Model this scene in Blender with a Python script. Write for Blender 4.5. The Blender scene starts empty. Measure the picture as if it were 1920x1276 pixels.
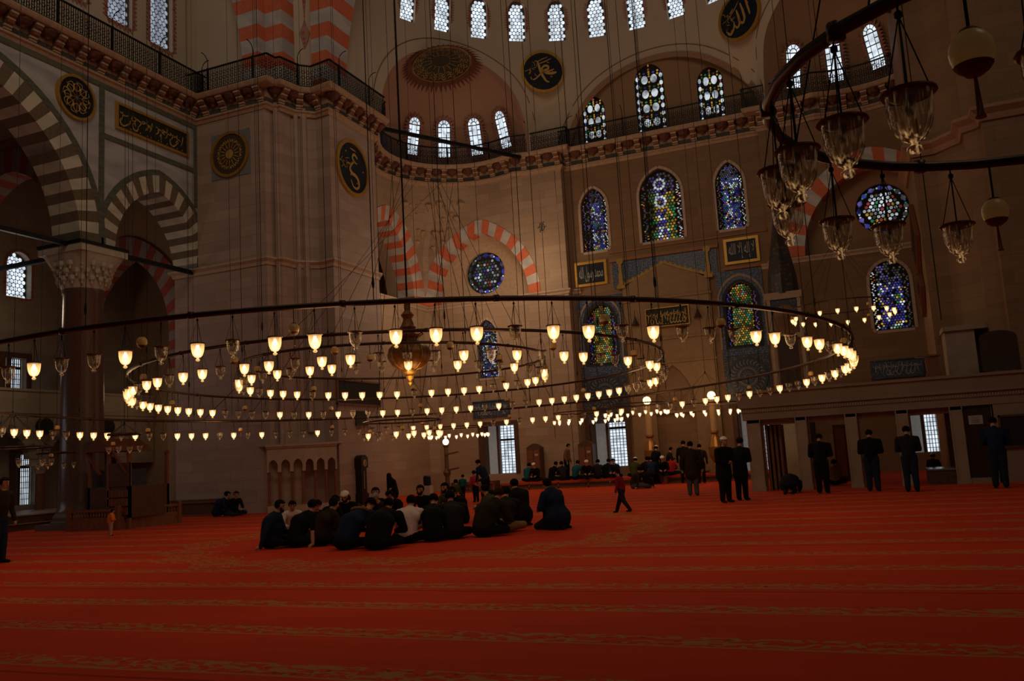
import bpy, bmesh, math, random
import numpy as np
from mathutils import Vector, Matrix, geometry
random.seed(7)
PI=math.pi
sc=bpy.context.scene
COL=sc.collection
# ------------------------------------------------------------------ camera (fitted to the building)
HC=1.57; FPX=1610.; DH=217.6
roll=math.atan(.058); pitch=math.atan(DH/FPX); yaw=math.atan(666/math.sqrt(FPX*FPX+DH*DH))
fwd=Vector((-math.sin(yaw)*math.cos(pitch), math.cos(yaw)*math.cos(pitch), math.sin(pitch)))
r0=Vector((math.cos(yaw),math.sin(yaw),0)); u0=r0.cross(fwd)
CR=r0*math.cos(roll)-u0*math.sin(roll); CU=u0*math.cos(roll)+r0*math.sin(roll)
C0=Vector((0,0,HC))
cam=bpy.data.cameras.new('camera'); cam_o=bpy.data.objects.new('camera',cam); COL.objects.link(cam_o)
cam.sensor_width=36; cam.lens=FPX/1920*36; cam.clip_end=300; cam.clip_start=.05
mw=Matrix.Identity(4)
for i,v in enumerate((CR,CU,-fwd)):
    for j in range(3): mw[j][i]=v[j]
mw.translation=C0; cam_o.matrix_world=mw; sc.camera=cam_o
# measured sight lines -> world points on the building's own planes
def ray(x,y): return (fwd*FPX+CR*(x-960)-CU*(y-638)).normalized()
def onY(x,y,Y): v=ray(x,y); return C0+v*(Y/v.y)
def onX(x,y,X): v=ray(x,y); return C0+v*(X/v.x)
def onZ(x,y,z=0): v=ray(x,y); return C0+v*((z-HC)/v.z)
# ------------------------------------------------------------------ node helpers / materials
def newmat(name):
    m=bpy.data.materials.new(name); m.use_nodes=True; nt=m.node_tree; nt.nodes.clear()
    o=nt.nodes.new('ShaderNodeOutputMaterial'); return m,nt,o
def nd(nt,t,ins=None,**kw):
    n=nt.nodes.new(t)
    for k,v in kw.items(): setattr(n,k,v)
    for k,v in (ins or {}).items():
        if hasattr(v,'is_output'): nt.links.new(v,n.inputs[k])
        else: n.inputs[k].default_value=v
    return n
def c4(c): return (c[0],c[1],c[2],1)
def mixc(nt,f,a,b,mode='MIX'):
    n=nt.nodes.new('ShaderNodeMix'); n.data_type='RGBA'; n.blend_type=mode
    for i,v in ((0,f),(6,a),(7,b)):
        if hasattr(v,'is_output'): nt.links.new(v,n.inputs[i])
        else: n.inputs[i].default_value=v if i==0 else c4(v)
    return n.outputs[2]
def mth(nt,op,a,b=None,c=None):
    n=nt.nodes.new('ShaderNodeMath'); n.operation=op
    for i,v in enumerate((a,b,c)):
        if v is None: continue
        if hasattr(v,'is_output'): nt.links.new(v,n.inputs[i])
        else: n.inputs[i].default_value=v
    return n.outputs[0]
def geo_pos(nt): return nd(nt,'ShaderNodeNewGeometry').outputs['Position']
def objc(nt): return nd(nt,'ShaderNodeTexCoord').outputs['Object']
def finish(m,nt,o,col,rough=.7,metal=0,bump=None,bstr=.2,spec=.3,emis=None,es=0,bdist=.02):
    p=nd(nt,'ShaderNodeBsdfPrincipled'); p.inputs['Roughness'].default_value=rough; p.inputs['Metallic'].default_value=metal
    p.inputs['Specular IOR Level'].default_value=spec
    if hasattr(col,'is_output'): nt.links.new(col,p.inputs['Base Color'])
    else: p.inputs['Base Color'].default_value=c4(col)
    if emis is not None:
        if hasattr(emis,'is_output'): nt.links.new(emis,p.inputs['Emission Color'])
        else: p.inputs['Emission Color'].default_value=c4(emis)
        if hasattr(es,'is_output'): nt.links.new(es,p.inputs['Emission Strength'])
        else: p.inputs['Emission Strength'].default_value=es
    if bump is not None:
        b=nd(nt,'ShaderNodeBump',{'Height':bump,'Strength':bstr,'Distance':bdist}); nt.links.new(b.outputs[0],p.inputs['Normal'])
    nt.links.new(p.outputs[0],o.inputs[0]); return m
MC={}
def plain(name,col,rough=.7,metal=0,var=.12,scale=6,spec=.3,es=0):
    if name in MC: return MC[name]
    m,nt,o=newmat(name)
    n=nd(nt,'ShaderNodeTexNoise',{'Vector':geo_pos(nt),'Scale':scale,'Detail':3.})
    d=[max(0,c*(1-var*2)) for c in col]; l=[min(1,c*(1+var*2)) for c in col]
    cc=mixc(nt,n.outputs[0],d,l)
    MC[name]=finish(m,nt,o,cc,rough,metal,None,spec=spec,emis=cc if es else None,es=es); return MC[name]
def stone(name,col,dark=.75,course=.42,veins=.5,rough=.65,joint=.35,streak=(.35,.35,3.)):
    m,nt,o=newmat(name); P=geo_pos(nt)
    s=nd(nt,'ShaderNodeSeparateXYZ',{0:P}).outputs
    h=mth(nt,'ADD',s[0],s[1])
    uv=nd(nt,'ShaderNodeCombineXYZ',{0:h,1:s[2]}).outputs[0]
    br=nd(nt,'ShaderNodeTexBrick',{'Vector':uv,'Color1':c4((1,1,1)),'Color2':c4((.80,.78,.76)),'Mortar':c4((1-joint,)*3),'Scale':1.,'Mortar Size':.012,'Mortar Smooth':.6,'Bias':0.,'Brick Width':1.25,'Row Height':course})
    mp=nd(nt,'ShaderNodeMapping',{'Vector':P,'Scale':streak}).outputs[0]
    n1=nd(nt,'ShaderNodeTexNoise',{'Vector':mp,'Scale':1.3,'Detail':6.,'Roughness':.62,'Distortion':.6}).outputs[0]
    n2=nd(nt,'ShaderNodeTexNoise',{'Vector':P,'Scale':.35,'Detail':2.}).outputs[0]
    r=nd(nt,'ShaderNodeMapRange',{0:n1,1:.32,2:.7}).outputs[0]
    c=mixc(nt,mth(nt,'MULTIPLY',r,veins),col,[x*dark*.8 for x in col])
    c=mixc(nt,n2,c,[col[0]*dark,col[1]*dark*.95,col[2]*dark*.9])
    c=mixc(nt,.8,c,br.outputs[0],'MULTIPLY')
    return finish(m,nt,o,c,rough,0,br.outputs[1],.25)
def marble(name,a,b,scale=1.5,rough=.45):
    m,nt,o=newmat(name); P=nd(nt,'ShaderNodeMapping',{'Vector':geo_pos(nt),'Rotation':(.5,.3,.2),'Scale':(.5,.5,1.4)}).outputs[0]
    w=nd(nt,'ShaderNodeTexWave',{'Vector':P,'Scale':scale*.5,'Distortion':9.,'Detail':4.,'Detail Scale':1.2}).outputs[1]
    n=nd(nt,'ShaderNodeTexNoise',{'Vector':P,'Scale':scale*2,'Detail':5.}).outputs[0]
    return finish(m,nt,o,mixc(nt,mth(nt,'MULTIPLY',w,n),a,b),rough)
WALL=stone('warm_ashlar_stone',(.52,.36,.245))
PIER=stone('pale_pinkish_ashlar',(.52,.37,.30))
WALLD=stone('dimmed_brown_ashlar',(.30,.172,.088),course=.45)  # ashlar colour darkened to dim the right side and mihrab wall
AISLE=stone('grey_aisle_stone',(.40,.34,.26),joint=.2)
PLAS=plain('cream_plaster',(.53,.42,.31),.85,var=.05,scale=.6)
PLAS2=plain('dimmed_tan_plaster',(.33,.19,.10),.85,var=.06,scale=.6)  # plaster colour darkened where little light should reach
GREYM=marble('grey_veined_marble',(.50,.47,.44),(.26,.26,.28),1.2)
GREENM=marble('dark_green_marble',(.13,.13,.09),(.05,.06,.045),5)
CREAM=marble('cream_voussoir_marble',(.62,.56,.42),(.42,.38,.31),1.5)
BROWN=plain('brown_voussoir_stone',(.16,.115,.07),.7,var=.2,scale=9)
REDV=plain('orange_red_voussoir_paint',(.62,.15,.07),.8,var=.12,scale=7)
GREYV=marble('white_voussoir_marble',(.56,.50,.45),(.34,.32,.33),1.2)
PORPH=plain('dark_red_granite',(.12,.07,.05),.28,var=.35,scale=20,spec=.5)
WHITEM=plain('carved_white_marble',(.50,.43,.33),.6,var=.1,scale=8)
GOLD=plain('gilded_wood',(.55,.30,.06),.42,.6,var=.15,scale=14)
GOLDP=plain('gold_leaf_lettering',(.55,.33,.09),.5,.3,var=.1,scale=14)
DKGREEN=plain('black_green_panel',(.018,.02,.014),.6,var=.3)
DKBLUE=plain('black_blue_panel',(.008,.010,.018),.5,var=.3)
IRON=plain('black_wrought_iron',(.018,.018,.017),.5,.6,var=.2)
BRONZE=plain('dark_bronze_tube',(.075,.04,.022),.4,.7,var=.2)
WIREM=plain('dark_steel_wire',(.03,.025,.022),.6,.5)
WOOD=plain('dark_walnut_wood',(.10,.045,.022),.55,var=.25,scale=9)
WOODR=plain('reddish_carved_wood',(.20,.07,.03),.55,var=.25,scale=12)
CONS=plain('painted_console_red_brown',(.22,.09,.045),.75,var=.35,scale=11)
CONL=plain('console_pale_edge',(.50,.36,.24),.75,var=.2,scale=9)
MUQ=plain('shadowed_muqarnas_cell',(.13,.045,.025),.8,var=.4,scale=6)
MUQD=plain('green_painted_muqarnas_frieze',(.07,.06,.045),.8,var=.6,scale=14)
TILE=None
def tilemat(name,a,b,c,scale=7):
    m,nt,o=newmat(name); P=geo_pos(nt)
    v=nd(nt,'ShaderNodeTexVoronoi',{'Vector':P,'Scale':scale,'Randomness':.55}).outputs
    s=nd(nt,'ShaderNodeMapRange',{0:v[0],1:.25,2:.45}).outputs[0]
    w=nd(nt,'ShaderNodeTexVoronoi',{'Vector':P,'Scale':scale*2.3,'Randomness':.8}).outputs
    t=nd(nt,'ShaderNodeMapRange',{0:w[0],1:.2,2:.4}).outputs[0]
    cc=mixc(nt,s,mixc(nt,t,c,a),b); return finish(m,nt,o,cc,.35)
TILE=tilemat('blue_floral_iznik_tile',(.15,.165,.19),(.045,.07,.13),(.16,.05,.035),9)
TILE2=tilemat('tan_tile_border',(.12,.105,.085),(.04,.05,.075),(.25,.20,.14),9)
ORN=tilemat('red_painted_ornament',(.30,.07,.045),(.36,.17,.12),(.20,.05,.035),5)
def emi(name,col,st,var=0):
    if name in MC: return MC[name]
    m,nt,o=newmat(name)
    if var:
        n=nd(nt,'ShaderNodeTexNoise',{'Vector':geo_pos(nt),'Scale':2.6,'Detail':2.}).outputs[0]
        f=nd(nt,'ShaderNodeMapRange',{0:n,1:.35,2:.62,3:1-var,4:1.}).outputs[0]; s=mth(nt,'MULTIPLY',f,st)
    else: s=st
    e=nd(nt,'ShaderNodeEmission',{'Color':c4(col),'Strength':s}); nt.links.new(e.outputs[0],o.inputs[0])
    m.cycles.emission_sampling='NONE'
    MC[name]=m; return m
DAY=emi('bright_daylit_glass',(.80,.90,1.),1.15,.45)
DAYD=emi('dim_daylit_glass',(.50,.55,.60),.55,.5)
LEADW=plain('white_plaster_lattice',(.10,.085,.075),.8)
LEAD=plain('dark_window_lead',(.02,.017,.015),.8)
GL={'w':emi('clear_glass_daylight',(.80,.88,.95),.75,.75),'b':emi('cobalt_stained_glass',(.12,.12,.75),.36,.8),'g':emi('green_stained_glass',(.08,.42,.16),.4,.7),
 'y':emi('amber_stained_glass',(.85,.50,.06),.55,.7),'r':emi('ruby_stained_glass',(.70,.10,.08),.45,.7),'d':LEAD,'v':emi('violet_stained_glass',(.30,.20,.70),.38,.7),
 'o':emi('olive_stained_glass',(.28,.26,.06),.32,.7),'x':emi('shaded_grey_glass',(.20,.19,.17),.28,.6),'t':emi('turquoise_stained_glass',(.15,.55,.50),.5,.6)}
# ------------------------------------------------------------------ mesh builder
class B:
    def __init__(s): s.v=[];s.f=[];s.m=[]
    def add(s,vs,fs,mi=0):
        k=len(s.v); s.v+= [tuple(p) for p in vs]; s.f+=[tuple(i+k for i in q) for q in fs]; s.m+=[mi]*len(fs); return s
    def box(s,x0,x1,y0,y1,z0,z1,mi=0):
        return s.add([(x,y,z) for x in (x0,x1) for y in (y0,y1) for z in (z0,z1)],[(0,1,3,2),(4,6,7,5),(0,4,5,1),(2,3,7,6),(0,2,6,4),(1,5,7,3)],mi)
    def fbox(s,F,a0,a1,b0,b1,c0,c1,mi=0):
        return s.add([F(x,y,z) for x in (a0,a1) for y in (b0,b1) for z in (c0,c1)],[(0,1,3,2),(4,6,7,5),(0,4,5,1),(2,3,7,6),(0,2,6,4),(1,5,7,3)],mi)
    def bar(s,p,q,w,h=None,mi=0,up=(0,0,1)):
        p=Vector(p);q=Vector(q);h=h or w; d=(q-p).normalized(); u=Vector(up)
        if abs(d.dot(u))>.95: u=Vector((1,0,0))
        a=d.cross(u).normalized()*w/2; b=a.cross(d).normalized()*h/2
        return s.add([e+x*a+y*b for e in (p,q) for x in (-1,1) for y in (-1,1)],[(0,1,3,2),(4,6,7,5),(0,4,5,1),(2,3,7,6),(0,2,6,4),(1,5,7,3)],mi)
    def tube(s,pts,r,n=6,mi=0,closed=False):
        pts=[Vector(p) for p in pts]; N=len(pts); rs=r if isinstance(r,(list,tuple)) else [r]*N; vs=[];fs=[]
        for i,p in enumerate(pts):
            a=pts[(i-1)%N] if (closed or i>0) else p; b=pts[(i+1)%N] if (closed or i<N-1) else p
            d=(b-a).normalized(); u=Vector((0,0,1)) if abs(d.z)<.9 else Vector((1,0,0))
            x=d.cross(u).normalized(); y=d.cross(x)
            for k in range(n):
                t=2*PI*k/n; vs.append(p+(x*math.cos(t)+y*math.sin(t))*rs[i])
        for i in range(N if closed else N-1):
            j=(i+1)%N
            for k in range(n): l=(k+1)%n; fs.append((i*n+k,i*n+l,j*n+l,j*n+k))
        if not closed: fs.append(tuple(range(n))[::-1]); fs.append(tuple((N-1)*n+k for k in range(n)))
        return s.add(vs,fs,mi)
    def lathe(s,prof,c=(0,0,0),n=16,mi=0,ax=None):
        c=Vector(c); vs=[];fs=[]; X,Y,Z=ax or (Vector((1,0,0)),Vector((0,1,0)),Vector((0,0,1)))
        for r,z in prof:
            for k in range(n):
                t=2*PI*k/n; vs.append(c+X*(r*math.cos(t))+Y*(r*math.sin(t))+Z*z)
        for i in range(len(prof)-1):
            for k in range(n): l=(k+1)%n; fs.append((i*n+k,i*n+l,(i+1)*n+l,(i+1)*n+k))
        if prof[0][0]>1e-4: fs.append(tuple(range(n))[::-1])
        if prof[-1][0]>1e-4: fs.append(tuple((len(prof)-1)*n+k for k in range(n)))
        return s.add(vs,fs,mi)
    def poly(s,pts,mi=0): return s.add(pts,[tuple(range(len(pts)))],mi)
    def prism(s,F,poly,c0,c1,mi=0,back=True):
        n=len(poly); vs=[F(a,b,c1) for a,b in poly]+[F(a,b,c0) for a,b in poly]
        fs=[tuple(range(n))]+([tuple(range(2*n-1,n-1,-1))] if back else [])
        fs+=[(i,n+i,n+(i+1)%n,(i+1)%n) for i in range(n)]
        return s.add(vs,fs,mi)
    def build(s,name,mats,parent=None,smooth=False,**pr):
        me=bpy.data.meshes.new(name); me.from_pydata([tuple(v) for v in s.v],[],s.f)
        if not isinstance(mats,(list,tuple)): mats=[mats]
        for m in mats: me.materials.append(m)
        me.polygons.foreach_set('material_index',s.m)
        me.update()
        bm=bmesh.new(); bm.from_mesh(me); bmesh.ops.remove_doubles(bm,verts=bm.verts,dist=1e-5)
        if smooth!='keep': bmesh.ops.recalc_face_normals(bm,faces=bm.faces)
        bm.to_mesh(me); bm.free()
        if smooth:
            me.polygons.foreach_set('use_smooth',[True]*len(me.polygons))
            if smooth!='all': me.set_sharp_from_angle(angle=.7)
        o=bpy.data.objects.new(name,me); COL.objects.link(o)
        if parent is not None: o.parent=parent; o.matrix_parent_inverse=parent.matrix_world.inverted()
        for k,v in pr.items(): o[k]=v
        return o
def thing(name,label,cat,loc=(0,0,0),group=None,kind=None):
    o=bpy.data.objects.new(name,None); o.empty_display_size=.1; COL.objects.link(o); o.location=loc
    o.matrix_world=Matrix.Translation(loc)
    if label: o['label']=label
    if cat: o['category']=cat
    if group: o['group']=group
    if kind: o['kind']=kind
    return o
def tg(o,label,cat,group=None,kind=None):
    o['label']=label; o['category']=cat
    if group: o['group']=group
    if kind: o['kind']=kind
    return o
def FY(Y): return lambda a,b,c=0: Vector((a,Y-c,b))      # wall facing the room along -Y
def FX(X): return lambda a,b,c=0: Vector((X+c,a,b))      # wall facing +X
def inpoly(p,poly):
    x,y=p; r=False; j=len(poly)-1
    for i in range(len(poly)):
        a,b=poly[i]; c,d=poly[j]
        if (b>y)!=(d>y) and x<(c-a)*(y-b)/(d-b)+a: r=not r
        j=i
    return r
def densify(poly,gx,gy):
    out=[]
    for i,p in enumerate(poly):
        q=poly[(i+1)%len(poly)]; n=max(1,int(math.ceil(max(abs(q[0]-p[0])/gx,abs(q[1]-p[1])/gy)))); out+=[(p[0]+(q[0]-p[0])*k/n,p[1]+(q[1]-p[1])*k/n) for k in range(n)]
    return out
def panel(bl,mp,outline,holes=(),mi=0,grid=None):
    vs=[];fc=[]
    if grid: outline=densify(outline,*grid); holes=[densify(h,*grid) for h in holes]
    for L in [outline]+list(holes):
        fc.append(list(range(len(vs),len(vs)+len(L)))); vs+=[Vector(p) for p in L]
    if grid:
        xs=[p[0] for p in outline]; ys=[p[1] for p in outline]; x=min(xs)+grid[0]*.5
        while x<max(xs):
            y=min(ys)+grid[1]*.5
            while y<max(ys):
                if inpoly((x,y),outline) and not any(inpoly((x,y),h) for h in holes): vs.append(Vector((x,y)))
                y+=grid[1]
            x+=grid[0]
    r=geometry.delaunay_2d_cdt(vs,[],fc,0,1e-5,True)
    V=r[0]; F=[]
    for f in r[2]:
        c=(sum(V[i].x for i in f)/len(f),sum(V[i].y for i in f)/len(f))
        if inpoly(c,outline) and not any(inpoly(c,h) for h in holes): F.append(tuple(f))
    bl.add([mp(p.x,p.y) for p in V],F,mi)
def arch(cx,hw,z0,rise,n=16,base=None):
    """outline of an arched opening from left foot over the crown to right foot (pointed if rise>hw)"""
    pts=[]
    if rise<=hw*1.001:
        for i in range(n+1):
            t=PI-PI*i/n; pts.append((cx+hw*math.cos(t),z0+rise*math.sin(t)))
    else:
        R=(hw*hw+rise*rise)/(2*hw); c=R-hw; ta=math.asin(rise/R); h=n//2
        for i in range(h+1):
            t=ta*i/h; pts.append((cx+c-R*math.cos(t),z0+R*math.sin(t)))
        for i in range(h-1,-1,-1):
            t=ta*i/h; pts.append((cx-c+R*math.cos(t),z0+R*math.sin(t)))
    if base is not None: pts=[(cx-hw,base)]+pts+[(cx+hw,base)]
    return pts
def reveal(bl,mp3,hole,c0,c1,mi=0,closed=True):
    n=len(hole); rng=range(n) if closed else range(n-1)
    bl.add([mp3(a,b,c0) for a,b in hole]+[mp3(a,b,c1) for a,b in hole],[(i,(i+1)%n,n+(i+1)%n,n+i) for i in rng],mi)
def resample(P,n):
    d=[0]
    for i in range(1,len(P)): d.append(d[-1]+math.dist(P[i-1],P[i]))
    out=[]
    for k in range(n+1):
        t=d[-1]*k/n; i=1
        while i<len(P)-1 and d[i]<t: i+=1
        u=(t-d[i-1])/max(1e-9,d[i]-d[i-1]); out.append(tuple(P[i-1][j]+(P[i][j]-P[i-1][j])*u for j in range(2)))
    return out
def voussoirs(name,F,inner,outer,n,depth,mats,proud=.04,parent=None,kind='structure'):
    a=resample(inner,n); b=resample(outer,n); bl=B()
    for i in range(n):
        q=[a[i],a[i+1],b[i+1],b[i]]
        bl.prism(F,q,-depth,proud,i%2)
    o=bl.build(name,mats,parent)
    if parent is None: o['kind']=kind
    return o
def struct(o): o['kind']='structure'; return o
sc.view_settings.view_transform='Standard'; sc.view_settings.look='None'; sc.view_settings.exposure=0
# ================================================================== FLOOR
def carpet():
    m,nt,o=newmat('red_prayer_carpet'); P=geo_pos(nt); s=nd(nt,'ShaderNodeSeparateXYZ',{0:P}).outputs
    wob=nd(nt,'ShaderNodeTexNoise',{'Vector':P,'Scale':.25,'Detail':1.}).outputs[0]
    yy=mth(nt,'ADD',s[1],mth(nt,'MULTIPLY',wob,.22))
    fr=mth(nt,'FRACT',mth(nt,'DIVIDE',mth(nt,'SUBTRACT',yy,7.12),1.42))
    band=mth(nt,'LESS_THAN',fr,.27)
    line=mth(nt,'LESS_THAN',mth(nt,'ABSOLUTE',mth(nt,'SUBTRACT',fr,.012)),.014)
    # floral lattice in the band
    v=nd(nt,'ShaderNodeTexVoronoi',{'Vector':nd(nt,'ShaderNodeMapping',{'Vector':P,'Scale':(5.,9.,1.)}).outputs[0],'Scale':1.,'Randomness':.8,},feature='DISTANCE_TO_EDGE').outputs[0]
    w=nd(nt,'ShaderNodeTexWave',{'Vector':P,'Scale':1.6,'Distortion':7.,'Detail':2.,'Detail Scale':3.},wave_type='RINGS').outputs[1]
    fl=mth(nt,'MULTIPLY',mth(nt,'LESS_THAN',v,.13),mth(nt,'GREATER_THAN',w,.25))
    dk=nd(nt,'ShaderNodeTexVoronoi',{'Vector':P,'Scale':9.,'Randomness':.9}).outputs[0]
    dk=mth(nt,'LESS_THAN',dk,.24)
    # big round medallion border under the chandelier
    dx=mth(nt,'SUBTRACT',s[0],-9.4); dy=mth(nt,'SUBTRACT',s[1],17.2)
    rr=mth(nt,'SQRT',mth(nt,'ADD',mth(nt,'MULTIPLY',dx,dx),mth(nt,'MULTIPLY',dy,dy)))
    ang=mth(nt,'ARCTAN2',dy,dx); scal=mth(nt,'MULTIPLY',mth(nt,'SINE',mth(nt,'MULTIPLY',ang,18.)),.22)
    rg=mth(nt,'LESS_THAN',mth(nt,'ABSOLUTE',mth(nt,'SUBTRACT',mth(nt,'ADD',rr,scal),5.0)),.5)
    inside=mth(nt,'LESS_THAN',rr,5.6); band2=mth(nt,'MULTIPLY',band,mth(nt,'SUBTRACT',1.,inside))
    f2=mth(nt,'MULTIPLY',mth(nt,'MAXIMUM',rg,band2),fl); f2=mth(nt,'MAXIMUM',f2,mth(nt,'MULTIPLY',line,mth(nt,'SUBTRACT',1.,inside)))
    n=nd(nt,'ShaderNodeTexNoise',{'Vector':nd(nt,'ShaderNodeMapping',{'Vector':P,'Scale':(.35,2.2,1.)}).outputs[0],'Scale':1.5,'Detail':6.,'Roughness':.65}).outputs[0]
    base=mixc(nt,n,(.50,.030,.008),(.72,.055,.012))
    seam=mth(nt,'LESS_THAN',mth(nt,'ABSOLUTE',mth(nt,'SUBTRACT',mth(nt,'FRACT',mth(nt,'DIVIDE',mth(nt,'ADD',yy,.9),4.26)),.5)),.006)
    c=mixc(nt,mth(nt,'MULTIPLY',mth(nt,'MULTIPLY',mth(nt,'MAXIMUM',rg,band2),dk),.8),base,(.20,.03,.015))
    c=mixc(nt,mth(nt,'MULTIPLY',f2,.8),c,(.42,.21,.06)); c=mixc(nt,mth(nt,'MULTIPLY',seam,.6),c,(.2,.01,.0))
    return finish(m,nt,o,c,.95,0,n,.3,spec=.1)
CARP=carpet()
b=B(); b.box(-42,14,-6,44,-.3,0); struct(b.build('floor',CARP))
# ================================================================== LEFT ARCADE WALL  X=-24.8
XL=-24.8; FL=FX(XL)
big_i=arch(15.9,5.4,9.9,5.0,40); big_o=arch(15.9,6.25,9.9,5.75,40)
sm_i=arch(24.93,2.12,9.9,2.72,24);  sm_o=arch(24.93,2.78,9.9,3.4,24)
b=B()
hole_b=[(10.5,8.8)]+big_i+[(21.3,8.8)]
def clipY(pts): return [(max(p[0],9.0),p[1]) for p in pts]
out=[(9.0,8.8),(9.0,17.1),(27.0,17.1),(27.0,9.7),(27.05,9.7)][:4]+[(27.0,9.7)]
out=[(9.0,17.1),(27.02,17.1),(27.02,9.9),(22.8,9.9)]
# wall as one outline that dips between the arches
O=[(9.0,17.1),(9.0,9.9)]+[(10.5,9.9)]+big_i+[(21.3,9.9),(21.35,9.72),(22.77,9.72)]+[(22.81,9.9)]+sm_i[1:-1]+[(27.03,9.9),(27.03,17.1)]
panel(b,lambda a,c:FL(a,c,0),O); panel(b,lambda a,c:FL(a,c,-1.3),O)
reveal(b,FL,big_i,-1.3,0,0,False); reveal(b,FL,sm_i,-1.3,0,0,False); reveal(b,FL,[(21.3,9.72),(22.81,9.72)],-1.3,0,0,False)
struct(b.build('wall_left',GREYM))
# dark green marble bands on the spandrels
b=B(); bo=arch(15.9,6.25,9.9,5.75,40); bo2=arch(15.9,6.5,9.9,6.0,40)
def ring(bl,F,A,Bq,c0,c1,mi=0):
    n=len(A)
    for i in range(n-1): bl.prism(F,[A[i],A[i+1],Bq[i+1],Bq[i]],c0,c1,mi)
ring(b,FL,bo[14:],bo2[14:],0,.035); so2=arch(24.93,3.0,9.9,3.62,24)
so2=[(max(22.3,min(p[0],27.0)),p[1]) for p in so2]; so1=[(max(22.2,min(p[0],27.0)),p[1]) for p in sm_o]
ring(b,FL,so1,so2,0,.035)
b.fbox(FL,22.08,22.3,10.2,16.05,0,.04); b.fbox(FL,26.82,27.0,12.5,16.05,0,.04); b.fbox(FL,9,27,15.85,16.1,0,.042); b.fbox(FL,22.3,26.82,13.95,14.15,0,.038)
struct(b.build('trim_1',GREENM))
voussoirs('trim_2',FL,big_i,big_o,46,1.31,[CREAM,BROWN],.03)
voussoirs('trim_3',FL,sm_i,[(max(22.15,p[0]),p[1]) for p in sm_o],26,1.31,[CREAM,BROWN],.03)
# upper tympanum wall on the side, set back behind the gallery, with lattice windows
XU=-25.6; FU=FX(XU)
b=B(); wins=[(23.75,19.3),(25.9,19.25),(21.55,19.35)]
holes=[arch(y,.62,z+2.4,.62,12,base=z) for y,z in wins]
panel(b,lambda a,c:FU(a,c,0),[(9,17.0),(28,17.0),(28,26),(9,26)],holes)
for h in holes: reveal(b,FU,h,-.35,0)
b.add([(XU,28.0,17),(-22.6,28.0,17),(-22.6,28.0,26),(XU,28.0,26)],[(0,1,2,3)])
struct(b.build('wall_upper_left',PLAS))
# ================================================================== window makers
def ornament(parent,F,outl,d=.035,tooth=.2,n=44):
    """saw-toothed painted border round a window outline"""
    q=resample(outl+[outl[0]],n); cx=sum(p[0] for p in q)/len(q); cy=sum(p[1] for p in q)/len(q); bl=B()
    for i in range(n):
        a,c=q[i],q[i+1]; tx,ty=c[0]-a[0],c[1]-a[1]; L=math.hypot(tx,ty) or 1; nx,ny=-ty/L,tx/L
        if (a[0]+nx*.1-cx)**2+(a[1]+ny*.1-cy)**2<(a[0]-cx)**2+(a[1]-cy)**2: nx,ny=-nx,-ny
        w=.07; m=((a[0]+c[0])/2+nx*(w+tooth*.75),(a[1]+c[1])/2+ny*(w+tooth*.75)); h=(m[0]*.5+(a[0]+c[0])*.25,m[1]*.5+(a[1]+c[1])*.25)
        bl.prism(F,[a,c,(c[0]+nx*w,c[1]+ny*w),(a[0]+nx*w,a[1]+ny*w)],0,d,0,False)
        bl.prism(F,[(a[0]+nx*w,a[1]+ny*w),(c[0]+nx*w,c[1]+ny*w),m],0,d,0,False)
    return bl.build('painted_border',ORN,parent)
def hexwin(idx,F,outl,depth=-.3,rad=.105,parent=None,glass=None,border=True,tooth=.2):
    """plaster lattice window: rows of round panes"""
    x0=min(p[0] for p in outl);x1=max(p[0] for p in outl);y0=min(p[1] for p in outl);y1=max(p[1] for p in outl)
    b=B(); b.prism(F,outl,depth-.06,depth); t=b.build('window_%d'%idx,LEADW); struct(t)
    g=B(); s=rad*2.12; r=0; y=y0+rad*1.05
    while y<y1:
        x=x0+rad*1.1+(s/2 if r%2 else 0)
        while x<x1:
            c=[(x+rad*math.cos(k*PI/3+PI/6)*(.97),y+rad*math.sin(k*PI/3+PI/6)*.97) for k in range(6)]
            c=[(x+rad*math.cos(k*PI/4),y+rad*math.sin(k*PI/4)) for k in range(8)]
            if all(inpoly(p,outl) for p in c): g.poly([F(p[0],p[1],depth+.012) for p in c])
            x+=s
        y+=s*.88; r+=1
    g.build('round_pane',glass or DAY,t,kind='stuff')
    if border: ornament(t,F,outl,tooth=tooth)
    return t
widx=[0]
def nw(): widx[0]+=1; return widx[0]
for (y,z),h in zip(wins,holes): hexwin(nw(),FU,h,-.2,.1,glass=emi('dim_blue_daylit_glass',(.55,.62,.75),.55,.5))
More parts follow.
